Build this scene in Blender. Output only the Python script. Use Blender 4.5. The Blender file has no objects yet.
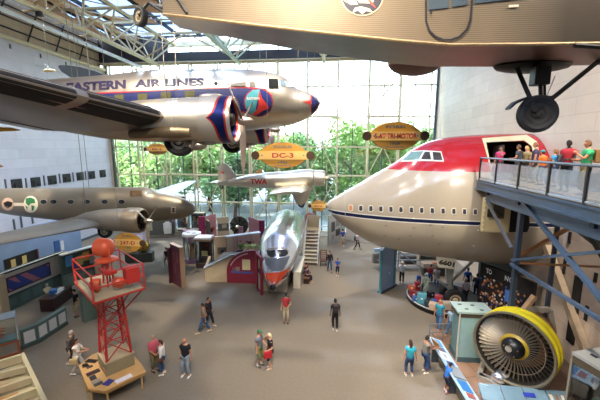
import bpy, bmesh, math, random
from mathutils import Vector, Matrix, Quaternion
from mathutils.bvhtree import BVHTree
# America-by-air hall, built object by object
SKY_S, SUN_S, EXPO = .6, 2.0, 1.6
W1, W2 = (1, .86, .68), (.86, .92, 1)
FILL_SPOTS = [(-10.3, 6, -3, 15, 3037, W1, 0), (-1, 10, 2, 16, 3200, W1, 0), (-10.3, 20, -7, 25, 3037, W1, 0), (-1, 22, 4, 27, 3000, W1, 0),  # fill spots added to lift the hall and wash the walls
         (-19.6, 22, -20, 27, 2600, W2, 0), (8.3, 10, 8, 14, 2025, W1, 0), (-1, 3, 1, 11, 3375, W1, 0), (-19.6, 13, -20, 17, 3200, W1, 0),
         (-19.6, 6, -26.6, 14, 1012, W2, 10), (-19.6, 16, -26.6, 24, 1012, W2, 10), (-1, 14, 11.2, 18, 1012, W1, 8), (-1, 24, 11.2, 28, 675, W1, 8), (-1, 5, 11.2, 10, 1012, W1, 8),
         (8.3, 4, 4, 20, 2025, W1, 8), (-1, -2, -6, 13, 3037, W1, 12)]
R_ = random.Random(7)
C = bpy.context.scene.collection
V = Vector
PI = math.pi
# ---------------------------------------------------------------- camera model (600x400 frame)
FPX = 330.0
PITCH = math.atan(53/330); YAW = math.atan(32*math.cos(PITCH)/330)
EYE = V((0, 0, 10))
FW = V((-math.sin(YAW)*math.cos(PITCH), math.cos(YAW)*math.cos(PITCH), -math.sin(PITCH)))
RT = V((math.cos(YAW), math.sin(YAW), 0)); UP = RT.cross(FW)
def ray(x, y): return RT*((x-300)/FPX) + UP*((200-y)/FPX) + FW
def atY(x, y, v): d = ray(x, y); return EYE + d*(v/d.y)
def atX(x, y, v): d = ray(x, y); return EYE + d*(v/d.x)
def atZ(x, y, z=0.0): d = ray(x, y); return EYE + d*((z-10)/d.z)
# ---------------------------------------------------------------- node algebra and materials
class N:
    def __init__(s, nt, k): s.nt, s.k = nt, k
    def m(s, op, b=0.0, c=None):
        n = s.nt.nodes.new('ShaderNodeMath'); n.operation = op
        for i, v in enumerate([s, b] + ([c] if c is not None else [])):
            if isinstance(v, N): s.nt.links.new(v.k, n.inputs[i])
            else: n.inputs[i].default_value = v
        return N(s.nt, n.outputs[0])
    def __add__(s, o): return s.m('ADD', o)
    __radd__ = __add__
    def __mul__(s, o): return s.m('MULTIPLY', o)
    __rmul__ = __mul__
    def __sub__(s, o): return s.m('SUBTRACT', o)
    def __truediv__(s, o): return s.m('DIVIDE', o)
    def gt(s, o): return s.m('GREATER_THAN', o)
    def lt(s, o): return s.m('LESS_THAN', o)
    def abs(s): return s.m('ABSOLUTE')
    def fract(s): return s.m('FRACT')
    def floor(s): return s.m('FLOOR')
    def max(s, o): return s.m('MAXIMUM', o)
def c4(c): return (c[0], c[1], c[2], 1.0)
def hexc(h):
    h = h.lstrip('#'); v = [int(h[i:i+2], 16)/255 for i in (0, 2, 4)]
    return tuple(x/12.92 if x <= .04045 else ((x+.055)/1.055)**2.4 for x in v)
def col(c): return hexc(c) if isinstance(c, str) else c
def mix(nt, fac, a, b):
    n = nt.nodes.new('ShaderNodeMix'); n.data_type = 'RGBA'
    for s, v in ((n.inputs[0], fac), (n.inputs[6], a), (n.inputs[7], b)):
        if isinstance(v, N): nt.links.new(v.k, s)
        elif isinstance(v, (int, float)): s.default_value = v
        else: s.default_value = c4(col(v))
    return N(nt, n.outputs[2])
MATS = {}
def mat(name, color='808080', rough=.6, metal=0.0, fn=None, noise=.12, nscale=3.0, bump=0.0, bscale=20, emit=None, es=1.0, spec=.5, alpha=None, trans=0.0):
    if name in MATS: return MATS[name]
    m = bpy.data.materials.new(name); m.use_nodes = True; nt = m.node_tree
    b = nt.nodes['Principled BSDF']
    b.inputs['Roughness'].default_value = rough; b.inputs['Metallic'].default_value = metal
    b.inputs['Specular IOR Level'].default_value = spec
    tc = nt.nodes.new('ShaderNodeTexCoord')
    if fn:
        sp = nt.nodes.new('ShaderNodeSeparateXYZ'); nt.links.new(tc.outputs['Object'], sp.inputs[0])
        x, y, z = [N(nt, sp.outputs[i]) for i in range(3)]
        cs = fn(nt, x, y, z)
    else: cs = col(color)
    if noise > 0:
        t = nt.nodes.new('ShaderNodeTexNoise'); t.inputs['Scale'].default_value = nscale; t.inputs['Detail'].default_value = 4
        nt.links.new(tc.outputs['Object'], t.inputs['Vector'])
        f = N(nt, t.outputs[0])
        hs = nt.nodes.new('ShaderNodeHueSaturation')
        nt.links.new((f*(noise*2)+(1-noise)).k, hs.inputs['Value'])
        if isinstance(cs, N): nt.links.new(cs.k, hs.inputs['Color'])
        else: hs.inputs['Color'].default_value = c4(cs)
        nt.links.new(hs.outputs[0], b.inputs['Base Color'])
        if metal > .5:
            nt.links.new((f*.25+(rough-.1)).k, b.inputs['Roughness'])
    elif isinstance(cs, N): nt.links.new(cs.k, b.inputs['Base Color'])
    else: b.inputs['Base Color'].default_value = c4(cs)
    if bump:
        t = nt.nodes.new('ShaderNodeTexNoise'); t.inputs['Scale'].default_value = bscale
        nt.links.new(tc.outputs['Object'], t.inputs['Vector'])
        bp = nt.nodes.new('ShaderNodeBump'); bp.inputs['Strength'].default_value = bump
        nt.links.new(t.outputs[0], bp.inputs['Height']); nt.links.new(bp.outputs[0], b.inputs['Normal'])
    if emit:
        b.inputs['Emission Color'].default_value = c4(col(emit)); b.inputs['Emission Strength'].default_value = es
    MATS[name] = m
    return m
def glass(name, tint='ffffff', refl=.12, rough=.02):
    if name in MATS: return MATS[name]
    m = bpy.data.materials.new(name); m.use_nodes = True; nt = m.node_tree; nt.nodes.clear()
    o = nt.nodes.new('ShaderNodeOutputMaterial'); t = nt.nodes.new('ShaderNodeBsdfTransparent'); g = nt.nodes.new('ShaderNodeBsdfGlossy')
    t.inputs[0].default_value = c4(col(tint)); g.inputs['Roughness'].default_value = rough
    mx = nt.nodes.new('ShaderNodeMixShader'); mx.inputs[0].default_value = refl
    nt.links.new(t.outputs[0], mx.inputs[1]); nt.links.new(g.outputs[0], mx.inputs[2]); nt.links.new(mx.outputs[0], o.inputs[0])
    MATS[name] = m
    return m
def frost(name, tint, tr=.5, df=.3, translucent=False):
    if name in MATS: return MATS[name]
    m = bpy.data.materials.new(name); m.use_nodes = True; nt = m.node_tree; nt.nodes.clear()
    o = nt.nodes.new('ShaderNodeOutputMaterial'); t = nt.nodes.new('ShaderNodeBsdfTranslucent' if translucent else 'ShaderNodeBsdfTransparent'); g = nt.nodes.new('ShaderNodeBsdfGlossy'); d = nt.nodes.new('ShaderNodeBsdfDiffuse')
    for q in (t, d): q.inputs[0].default_value = c4(col(tint))
    if not translucent: t.inputs[0].default_value = (.95, .97, 1, 1)
    g.inputs['Roughness'].default_value = .15
    a = nt.nodes.new('ShaderNodeMixShader'); a.inputs[0].default_value = df/(1-(0 if translucent else .12)); b = nt.nodes.new('ShaderNodeMixShader'); b.inputs[0].default_value = 0 if translucent else .12
    nt.links.new(t.outputs[0], a.inputs[1]); nt.links.new(d.outputs[0], a.inputs[2]); nt.links.new(a.outputs[0], b.inputs[1]); nt.links.new(g.outputs[0], b.inputs[2]); nt.links.new(b.outputs[0], o.inputs[0])
    MATS[name] = m
    return m
def P(c, rough=.6, **k):          # plain painted/cloth colour by hex
    return mat('paint_'+c+'_'+str(int(rough*100)), c, rough, **k)
# ---------------------------------------------------------------- mesh builder
class MB:
    def __init__(s): s.b = bmesh.new()
    def add(s, vs, fs, mi=0):
        v = [s.b.verts.new(p) for p in vs]
        for f in fs:
            try: q = s.b.faces.new([v[i] for i in f]); q.material_index = mi
            except ValueError: pass
        return s
    def box(s, c, d, rz=0, rx=0, ry=0, mi=0, M=None, taper=1.0):
        M = M or (Matrix.Translation(V(c)) @ Matrix.Rotation(rz, 4, 'Z') @ Matrix.Rotation(rx, 4, 'X') @ Matrix.Rotation(ry, 4, 'Y'))
        x, y, z = d[0]/2, d[1]/2, d[2]/2
        vs = [M @ V((a*x*(taper if e > 0 else 1), b*y*(taper if e > 0 else 1), e*z)) for e in (-1, 1) for a, b in ((-1, -1), (1, -1), (1, 1), (-1, 1))]
        return s.add(vs, [(3, 2, 1, 0), (4, 5, 6, 7), (0, 1, 5, 4), (1, 2, 6, 5), (2, 3, 7, 6), (3, 0, 4, 7)], mi)
    def bar(s, p, q, w, h=None, mi=0, up=V((0, 0, 1))):
        p, q = V(p), V(q); d = q-p; L = d.length; z = d.normalized()
        x = up.cross(z)
        if x.length < 1e-3: x = V((1, 0, 0)).cross(z)
        x.normalize(); y = z.cross(x)
        M = Matrix((x, y, z)).transposed().to_4x4(); M.translation = (p+q)/2
        return s.box(None, (w, h or w, L), M=M, mi=mi)
    def rings(s, rs, mi=0, cap=(True, True), closed=True):
        vs = [v for r in rs for v in r]; n = len(rs[0]); fs = []
        for i in range(len(rs)-1):
            for j in range(n if closed else n-1):
                k = (j+1) % n; fs.append((i*n+j, i*n+k, (i+1)*n+k, (i+1)*n+j))
        if cap[0]: fs.append(tuple(range(n))[::-1])
        if cap[1]: fs.append(tuple((len(rs)-1)*n+j for j in range(n)))
        return s.add(vs, fs, mi)
    def tube(s, pts, r, n=8, mi=0, cap=True):
        pts = [V(p) for p in pts]; rr = r if isinstance(r, (list, tuple)) else [r]*len(pts); rs = []
        for i, p in enumerate(pts):
            d = (pts[min(i+1, len(pts)-1)]-pts[max(i-1, 0)]).normalized()
            a = d.cross(V((0, 0, 1)));  a = a if a.length > 1e-3 else d.cross(V((0, 1, 0))); a.normalize(); b = d.cross(a)
            rs.append([p+(a*math.cos(t*2*PI/n)+b*math.sin(t*2*PI/n))*rr[i] for t in range(n)])
        return s.rings(rs, mi, (cap, cap))
    def lathe(s, prof, n=24, M=None, mi=0, cap=(True, True)):      # prof: (r, h) about local Z
        M = M or Matrix()
        return s.rings([[M @ V((r*math.cos(t*2*PI/n), r*math.sin(t*2*PI/n), h)) for t in range(n)] for r, h in prof], mi, cap)
    def ell(s, c, d, n=12, mi=0, M=None, m=8):
        rs = []
        for i in range(1, m):
            a = PI*i/m
            rs.append([V((math.sin(a)*math.cos(t*2*PI/n)*d[0], math.sin(a)*math.sin(t*2*PI/n)*d[1], -math.cos(a)*d[2])) for t in range(n)])
        if M: rs = [[M @ v for v in r] for r in rs]
        rs = [[v+V(c) for v in r] for r in rs]
        return s.rings(rs, mi)
    def prism(s, poly, a, b, mi=0):         # poly of 3D points, extruded from +a to +b vectors
        n = len(poly); a, b = V(a), V(b)
        return s.rings([[V(p)+a for p in poly], [V(p)+b for p in poly]], mi)
    def bevel(s, w, seg=2):
        bmesh.ops.recalc_face_normals(s.b, faces=s.b.faces)
        es = [e for e in s.b.edges if len(e.link_faces) == 2 and e.calc_face_angle(0) > .6]
        bmesh.ops.bevel(s.b, geom=es, offset=w, segments=seg, affect='EDGES', profile=.6)
        return s
def axisM(c, d):                            # local Z -> direction d, origin c
    M = V(d).to_track_quat('Z', 'Y').to_matrix().to_4x4(); M.translation = V(c); return M
class Thing:
    def __init__(s, name, label, cat, loc=(0, 0, 0), rz=0, group=None, o=None):
        s.o = o or bpy.data.objects.new(name, None); s.sub = o is not None
        s.M = Matrix.Translation(V(loc)) @ Matrix.Rotation(rz, 4, 'Z')
        if not o:
            C.objects.link(s.o); s.o.location = loc; s.o.rotation_euler = (0, 0, rz); s.o.empty_display_size = .2
            s.o['label'] = label; s.o['category'] = cat
            if group: s.o['group'] = group
    def part(s, name, mb, m, label=None, of=None, w=False, smooth=None, kind=None):
        o = mk(name, mb, m, smooth, xf=s.M.inverted() if w else None)
        o.parent = of or s.o
        if label: o['label'] = label
        if kind: o['kind'] = kind
        return o
def mk(name, mb, m, smooth=None, xf=None):
    b = mb.b if isinstance(mb, MB) else mb
    bmesh.ops.recalc_face_normals(b, faces=b.faces)
    me = bpy.data.meshes.new(name)
    if xf: bmesh.ops.transform(b, matrix=xf, verts=b.verts)
    b.to_mesh(me); b.free()
    for q in (m if isinstance(m, (list, tuple)) else [m]): me.materials.append(q)
    if smooth:
        me.shade_smooth()
        me.set_sharp_from_angle(angle=math.radians(smooth))
    o = bpy.data.objects.new(name, me); C.objects.link(o)
    return o
def struct(name, mb, m, label=None, smooth=None):
    o = mk(name, mb, m, smooth); o['kind'] = 'structure'
    if label: o['label'] = label
    return o
def single(name, mb, m, label, cat, group=None, smooth=None, loc=None):
    lo = V(loc) if loc else V((0, 0, 0))
    o = mk(name, mb, m, smooth, xf=Matrix.Translation(-lo)); o.location = lo
    o['label'] = label; o['category'] = cat
    if group: o['group'] = group
    return o
def text_bm(txt, size=1.0, bold=.0, depth=0.0):
    cu = bpy.data.curves.new('t', 'FONT'); cu.body = txt; cu.size = size; cu.offset = bold; cu.extrude = depth
    cu.align_x = 'CENTER'; cu.align_y = 'CENTER'; cu.resolution_u = 3
    o = bpy.data.objects.new('t', cu); C.objects.link(o)
    dg = bpy.context.evaluated_depsgraph_get(); me = bpy.data.meshes.new_from_object(o.evaluated_get(dg))
    b = bmesh.new(); b.from_mesh(me)
    bpy.data.objects.remove(o); bpy.data.meshes.remove(me); bpy.data.curves.remove(cu)
    return b
def text_mb(txt, M, width, bold=.0, height=None):       # text fitted to a width (and height) in the plane of M (local XY)
    b = text_bm(txt, 1.0, bold); xs = [v.co.x for v in b.verts]; ys = [v.co.y for v in b.verts]
    cx, cy = (min(xs)+max(xs))/2, (min(ys)+max(ys))/2; s = width/(max(xs)-min(xs)); sy = height/(max(ys)-min(ys)) if height else s
    for v in b.verts: v.co = M @ V(((v.co.x-cx)*s, (v.co.y-cy)*sy, 0))
    q = MB(); q.b.free(); q.b = b; return q
def planeM(c, right, up):
    r = V(right).normalized(); u = V(up); n = r.cross(u).normalized(); u = n.cross(r)
    M = Matrix((r, u, n)).transposed().to_4x4(); M.translation = V(c); return M
def bvh_of(o, M): 
    me = o.data; return BVHTree.FromPolygons([M @ v.co for v in me.vertices], [tuple(p.vertices) for p in me.polygons])
def stick(b, bvh, off=.012):                # b: bmesh whose verts are (px, py, -); lays it on the surface it faces
    bad = []
    for v in b.verts:
        d = ray(v.co.x, v.co.y).normalized(); h, n, i, t = bvh.ray_cast(EYE, d)
        if h is None: bad.append(v); continue
        if n.dot(d) > 0: n = -n
        v.co = h + n*off
    bmesh.ops.delete(b, geom=bad, context='VERTS')
    q = MB(); q.b.free(); q.b = b; return q
def px_poly(pts, step=4.0):
    b = bmesh.new(); f = b.faces.new([b.verts.new((x, y, 0)) for x, y in pts])
    bmesh.ops.triangulate(b, faces=b.faces[:])
    for _ in range(6):
        es = [e for e in b.edges if e.calc_length() > step]
        if not es: break
        bmesh.ops.subdivide_edges(b, edges=es, cuts=1); bmesh.ops.triangulate(b, faces=b.faces[:])
    return b
def ell_pts(cx, cy, rx, ry, n=24): return [(cx+rx*math.cos(t*2*PI/n), cy+ry*math.sin(t*2*PI/n)) for t in range(n)]
def px_text(txt, x0, x1, y0, y1, bold=.02, slant=0.0):
    b = text_bm(txt, 1.0, bold); xs = [v.co.x for v in b.verts]; ys = [v.co.y for v in b.verts]
    a, c, d, e = min(xs), max(xs), min(ys), max(ys)
    for v in b.verts:
        u = (v.co.x-a)/(c-a); w = (v.co.y-d)/(e-d); v.co = V((x0+(x1-x0)*u, y1+(y0-y1)*w+slant*u, 0))
    es = [q for q in b.edges if q.calc_length() > 3]
    if es: bmesh.ops.subdivide_edges(b, edges=es, cuts=2)
    bmesh.ops.triangulate(b, faces=b.faces[:])
    return b
def catmull(pts, k):
    out = []; n = len(pts)
    for i in range(n-1):
        p = [pts[max(i-1, 0)], pts[i], pts[i+1], pts[min(i+2, n-1)]]
        for j in range(k):
            t = j/k; out.append(tuple(.5*((2*b)+(-a+c)*t+(2*a-5*b+4*c-d)*t*t+(-a+3*b-3*c+d)*t**3) for a, b, c, d in zip(*p)))
    out.append(tuple(pts[-1])); return out
def foil(le, te, th, n=10):                 # closed airfoil ring from leading to trailing edge, thickness ratio th
    le, te = V(le), V(te); c = te-le; up = V((0, 0, 1)); L = c.length; r = []
    for i in range(n+1):
        t = (1-math.cos(PI*i/n))/2; h = th*L*5*(.2969*t**.5-.126*t-.3516*t*t+.2843*t**3-.1015*t**4)*1.0
        r.append((le+c*t, h))
    return [p+up*h*1.15 for p, h in r] + [p-up*h*.7 for p, h in reversed(r[1:-1])]
def wing_mb(secs, n=10):                    # secs: (le, te, thickness)
    m = MB(); m.rings([foil(a, b, t, n) for a, b, t in secs]); return m
# ================================================================ ROOM
XL, XR, YG, ZT = -26.6, 11.2, 38.0, 18.7
def marble(name, base, dark, axis):
    if name in MATS: return MATS[name]
    m = bpy.data.materials.new(name); m.use_nodes = True; nt = m.node_tree; b = nt.nodes['Principled BSDF']
    tc = nt.nodes.new('ShaderNodeTexCoord'); sp = nt.nodes.new('ShaderNodeSeparateXYZ'); cb = nt.nodes.new('ShaderNodeCombineXYZ')
    nt.links.new(tc.outputs['Object'], sp.inputs[0]); nt.links.new(sp.outputs[axis], cb.inputs[0]); nt.links.new(sp.outputs[2], cb.inputs[1])
    br = nt.nodes.new('ShaderNodeTexBrick'); br.inputs['Color1'].default_value = c4(col(base)); br.inputs['Color2'].default_value = c4(col(dark))
    br.inputs['Mortar'].default_value = c4([v*.82 for v in col(dark)]); br.inputs['Scale'].default_value = 1
    br.inputs['Brick Width'].default_value = 2.6; br.inputs['Row Height'].default_value = .82; br.inputs['Mortar Size'].default_value = .014
    br.inputs['Mortar Smooth'].default_value = .3
    nt.links.new(cb.outputs[0], br.inputs[0])
    t = nt.nodes.new('ShaderNodeTexNoise'); t.inputs['Scale'].default_value = 1.3; t.inputs['Detail'].default_value = 6
    nt.links.new(tc.outputs['Object'], t.inputs[0])
    hs = nt.nodes.new('ShaderNodeHueSaturation'); nt.links.new((N(nt, t.outputs[0])*.2+.9).k, hs.inputs['Value'])
    nt.links.new(br.outputs[0], hs.inputs['Color']); nt.links.new(hs.outputs[0], b.inputs['Base Color']); b.inputs['Roughness'].default_value = .55
    MATS[name] = m; return m
WALL = marble('marble_cool', 'cccad2', 'c1bfc9', 1); WALLR = marble('marble_warm', 'd0bfae', 'c6b4a3', 1); WALLB = marble('marble_back', 'cfc6bf', 'c0b6b0', 0)
def carpet(nt, x, y, z):
    t = nt.nodes.new('ShaderNodeTexNoise'); t.inputs['Scale'].default_value = .16; t.inputs['Detail'].default_value = 3
    tc = nt.nodes.new('ShaderNodeTexCoord'); nt.links.new(tc.outputs['Object'], t.inputs[0])
    a = mix(nt, N(nt, t.outputs[0]), '7f766a', '887d6e')
    w = nt.nodes.new('ShaderNodeTexNoise'); w.inputs['Scale'].default_value = 9; nt.links.new(tc.outputs['Object'], w.inputs[0])
    return mix(nt, N(nt, w.outputs[0])*.6, a, '665f55')
CARPET = mat('carpet', fn=carpet, rough=.95, noise=.10, nscale=38, spec=.15)
CREAM = mat('cream_steel', 'd2c49e', .5, noise=.06); CREAMD = mat('beige_steel', 'a3906a', .5, noise=.08)
BLACK = mat('black_beam', '1c1a1a', .6, noise=.2); GREYS = mat('grey_steel', '4c5258', .5, noise=.1)
struct('floor', MB().box(((XL+XR)/2, 15, -.1), (XR-XL, 46, .2)), CARPET)
# side walls, with the openings of the left wall cut through as recesses
struct('wall_left', MB().box((XL-.3, 15, ZT/2), (.6, 46, ZT)), WALL)
struct('wall_right', MB().box((XR+.3, 15, 11), (.6, 46, 22)), WALLR)
struct('wall_back', MB().box(((XL+XR)/2, -8.3, 11), (XR-XL+1.2, .6, 22)), WALLB)
m = MB()
for px, py in ((16.5, 184), (35.5, 182), (52, 180), (66.5, 178), (80, 176.3), (91.5, 175), (102.5, 173.6)):
    p = atX(px, py, XL); m.box((XL+.02, p.y, p.z), (.1, .95, .85))
    m.box((XL+.08, p.y-.1, p.z-.1), (.12, .3, .4)); m.box((XL+.08, p.y+.3, p.z-.25), (.12, .2, .2))
struct('trim_1', m, BLACK, 'row of dark square openings along the left wall')
m = MB()
for px, py in ((5.5, 185), (26, 183.5), (44, 180.5), (59.5, 178.5), (73, 177), (85.5, 175.5)):
    p = atX(px, py, XL); m.box((XL+.03, p.y, p.z), (.06, .12, .95))
for k in range(9): m.box((XL+.03, 12+k*2.9, 18.2), (.06, .12, .35))
for px, py in ((14, 225), (32, 218), (21, 222)):
    p = atX(px, py, XL); m.box((XL+.03, p.y, p.z), (.06, .14, 1.0))
struct('trim_2', m, GREYS)
m = MB()
for px, y0, y1 in ((571, 232, 244), (566, 259, 275), (597, 273, 283), (588, 306, 322)):
    p = atX(px, y0, XR); q = atX(px, y1, XR); m.box((XR-.03, p.y, (p.z+q.z)/2), (.06, .14, abs(p.z-q.z)))
for px, y0, y1, w in ((580, 277, 330, .45),):
    p = atX(px, y0, XR); m.box((XR-.04, p.y, p.z-1.6), (.08, w, 3.2))
struct('trim_3', m, BLACK, 'dark vertical slots in the right wall')
struct('baseboard_left', MB().box((XL+.03, 15, .12), (.06, 46, .24)), GREYS)
# ---- glass wall
cols = [-2.72+3.31*k for k in range(-7, 5)]; rows = [.12, 3.45, 6.75, 10.0, 13.3, 16.6, 19.3]
wt = Thing('window_1', 'tall glass curtain wall with cream mullions', 'window', (0, YG, 0)); wt.o['kind'] = 'structure'; del wt.o['category']
m = MB()
for x in cols: m.box((x, YG, 10.6), (.13, .2, 21.6))
for z in rows: m.box(((XL+XR)/2, YG, z), (XR-XL, .2, .15))
m.box(((XL+XR)/2, YG-.05, 21.4), (XR-XL, .5, .5)); m.box((XL+.1, YG, 11), (.24, .4, 22))
wt.part('frame', m, CREAM, w=True)
m = MB()
for x in cols: m.box((x+1.655, YG+.03, 9.7), (.08, .14, 19.2))
m.box((XR-.12, YG-.1, 9.7), (.2, .3, 19.4)); m.box((XL+.35, YG-.1, 9.7), (.2, .3, 19.4))
wt.part('mullion', m, GREYS, label='dark grey intermediate mullions', w=True)
wt.part('pane', MB().box(((XL+XR)/2, YG+.06, 10.9), (XR-XL, .02, 21.6)), glass('clear_glass', 'f4fbfa', .07), w=True)
for k, cx in enumerate([-20.94, -14.32, -7.7, -1.08, 5.54]):
    m = MB(); Y = YG-.9
    for s in (-1.64, 1.64): m.tube([(cx+s, Y, 0), (cx+s, Y, 19.3)], .10, 8)
    for a, b in ((0, 6.75), (6.75, 13.3), (13.3, 19.3)):
        m.tube([(cx-1.64, Y, a), (cx+1.64, Y, b)], .055, 6); m.tube([(cx+1.64, Y, a), (cx-1.64, Y, b)], .055, 6)
    for z in (3.45, 6.75, 13.3, 16.6): m.bar((cx, Y, z), (cx, YG, z), .1)
    for z in (6.75, 13.3, 19.2): m.tube([(cx-1.64, Y, z), (cx+1.64, Y, z)], .09, 6)
    struct('trim_%d' % (10+k), m, CREAM, 'cream tubular cross-braced column at the glass wall', 40)
# ---- roof: trusses, beams, blinds, skylight
TX = [-19.6, -10.3, -1.0, 8.3]
for k, cx in enumerate(TX):
    m = MB(); y0, y1 = -6, 37.6; zb, zt, w = 19.1, 21.3, 1.75
    m.tube([(cx, y0, zb), (cx, y1, zb)], .19, 10)
    for s in (-w, w): m.tube([(cx+s, y0, zt), (cx+s, y1, zt)], .14, 8)
    n = 13; st = (y1-y0)/n
    for i in range(n):
        ya, yb = y0+i*st, y0+(i+1)*st; ym = (ya+yb)/2
        for s in (-w, w):
            m.tube([(cx, ym, zb), (cx+s, ya, zt)], .085, 6); m.tube([(cx, ym, zb), (cx+s, yb, zt)], .085, 6)
        m.tube([(cx-w, ya, zt), (cx+w, ya, zt)], .08, 6)
        m.tube([(cx-w, ya, zt), (cx+w, yb, zt)], .05, 6)
    struct('roof_truss', m, CREAM if k != 1 else mat('green_cream_steel', 'a9b397', .5, noise=.06), 'cream tubular roof truss running to the glass wall', 40)
m = MB()
for y in (2, 8.5, 15, 21.5, 28, 34.5):
    m.tube([(XL, y, 21.45), (XR, y, 21.45)], .12, 8)
for y in (5.2, 11.8, 18.3, 24.8, 31.3):
    m.tube([(XL, y, 21.6), (XR, y, 21.6)], .07, 6)
m.tube([(XL, 37.1, 19.25), (XR, 37.1, 19.25)], .14, 8)
for i in range(len(TX)-1):
    for y in (8.5, 21.5, 34.5):
        a, b = TX[i], TX[i+1]; m.tube([(a, y, 19.1), ((a+b)/2, y, 21.4)], .08, 6); m.tube([(b, y, 19.1), ((a+b)/2, y, 21.4)], .08, 6)
struct('trim_20', m, CREAMD, 'cross tubes tying the roof trusses', 40)
struct('trim_21', MB().tube([(XL+.35, -6, 18.75), (XL+.35, 37.6, 18.75)], .17, 10), CREAM, 'cream tube along the top of the left wall', 40)
m = MB()
for z in (19.6, 20.5, 21.4): m.tube([(XL+.1, -6, z), (XL+.1, 37.6, z)], .07, 6)
for k in range(15): m.bar((XL+.1, -5+k*3, 18.75), (XL+.1, -3.5+k*3, 21.9), .09)
struct('trim_25', m, BLACK, 'dark rails along the panelling above the left wall')
struct('trim_22', MB().tube([(-21.6, -6, 18.9), (-21.6, 37.5, 18.9)], .16, 10), mat('white_pipe', 'e6ecec', .4), 'white service pipe under the roof', 40)
m = MB(); xs = [XL+.4+2.33*i for i in range(17)]
for x in xs: m.box((x, 15, 22.05), (.2, 45, .3))
for y in range(-6, 39, 4): m.box(((XL+XR)/2, y, 22.25), (XR-XL, .16, .25))
m.box((XL-.1, 15, 18.9), (.25, 45, .3)); m.box((XR+.1, 15, 22.1), (.3, 45, .4)); m.box(((XL+XR)/2, YG-.5, 19.95), (XR-XL, .35, .9)); m.box((-22.6, YG-.4, 21.2), (8.2, .2, 1.7))
struct('ceiling', m, BLACK)
struct('trim_24', MB().box((XL-.2, 15, 20.5), (.2, 45, 3.2)), mat('upper_panel', 'c4ae90', .8, noise=.2), 'dark tan panelling above the left wall')
m = MB(); rr = random.Random(3)
for i in range(16):
    for j in range(23):
        y = -6+j*1.95; x = (xs[i]+xs[i+1])/2
        pr = 1.0 if x < -12 else (.62 if x < -6 else .45)
        if y > 27 and x > -21: pr = .25
        if rr.random() < pr: m.box((x, y+.9, 21.85+.2*rr.random()), (2.12, 1.8, .03), rx=.09*(rr.random()-.5), ry=.1)
struct('trim_23', m, frost('tan_blind', 'c9a583', df=.55, translucent=True), 'tan blinds under the skylight')
struct('window_2', MB().box(((XL+XR)/2, 15, 22.42), (XR-XL+.4, 46, .02)), glass('roof_glass', 'b3c3d8', .05), 'skylight glazing over the roof beams')
m = MB()
for y in (3, 9.5, 15, 21, 27, 33):
    for x in (-24.5, -21.9, -16.5): m.box((x, y, 19.1), (.16, .16, .16))
# ---- outside
struct('ground', MB().box((-5, 90, -.5), (320, 104, .4)), mat('pavement', '8f98a0', .9, noise=.1, nscale=.3))
m = MB().box((-8, 46, -.28), (90, 7, .06)); struct('terrace', m, mat('terrace_stone', 'aab4bb', .8, noise=.1))
LEAF = [mat('leaf_a', '8fb06a', .7, noise=.3, nscale=.6), mat('leaf_b', 'a3c07c', .7, noise=.3, nscale=.6), mat('leaf_c', '7da070', .7, noise=.3, nscale=.6)]
BARK = mat('bark', '5a4c3e', .9)
def tree(x, y, h, r, k, seed):
    q = random.Random(seed)
    t = Thing('tree', '', 'tree', (x, y, -.3), 0, 'trees outside the glass wall')
    t.o['label'] = 'green leafy tree seen outside through the tall glass wall'
    m = MB(); m.tube([(0, 0, 0), (.15, 0, h*.3), (-.1, .1, h*.55), (.1, 0, h*.8)], [.35, .28, .2, .08], 8)
    for i in range(7):
        a = i*.9+q.random(); m.tube([(0, 0, h*(.28+.06*i)), (math.cos(a)*r*.35, math.sin(a)*r*.35, h*(.42+.06*i)), (math.cos(a)*r*.7, math.sin(a)*r*.7, h*(.5+.06*i))], [.12, .08, .03], 6)
    t.part('trunk', m, BARK, smooth=50)
    m = MB(); vs = []; fs = []; mi = []
    lumps = [(V((q.gauss(0, .38)*r, q.gauss(0, .38)*r, h*(.28+.62*q.random()))), r*(.28+.25*q.random())) for _ in range(24)]
    for _ in range(4200):
        c, s = lumps[q.randrange(24)]; d = V((q.gauss(0, 1), q.gauss(0, 1), q.gauss(0, 1))).normalized()*s*(.55+.5*q.random())
        p = c+d; a = V((q.gauss(0, 1), q.gauss(0, 1), q.gauss(0, .6))).normalized(); b = a.cross(V((q.random(), q.random(), 1))).normalized(); w = .24+.2*q.random()
        i = len(vs); vs += [p-a*w, p-b*w*.6, p+a*w, p+b*w*.6]; fs.append((i, i+1, i+2, i+3))
    m.add(vs, fs); o = t.part('foliage', m, LEAF[k])
for i, a in enumerate([(-33, 50, 11.5, 4.2, 0), (-26, 47, 10.5, 4, 1), (-19.5, 51, 11.5, 4.5, 0), (-14, 46.5, 9.5, 3.6, 2), (-8, 49, 11.5, 4.2, 1), (-2.5, 47.5, 11, 3.6, 0), (3, 50, 14.5, 4.4, 1), (9, 47.5, 12, 4.2, 0), (15, 53, 13.5, 5, 2), (-37, 58, 11, 5, 2), (-12, 62, 12, 6, 0), (1, 64, 12, 6, 2), (13, 63, 12, 6, 1), (-30, 56, 13, 5, 2), (-22, 57, 12.5, 5, 0), (-5, 56, 13, 5, 2), (7, 57, 15, 5, 0), (-16, 55, 11, 4.5, 1)]): tree(*a, 20+i)
b = Thing('office_building', 'pale distant building far outside behind the trees', 'building', (-20, 120, 0))
b.part('wall', MB().box((0, 0, 5), (120, 12, 11)), P('c9ccd0', .9))
for i in range(28): b.part('window', MB().box((-57+i*4.2, -6.02, 5.5), (1.6, .1, 6.5)), P('7d8a96', .3))
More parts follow.
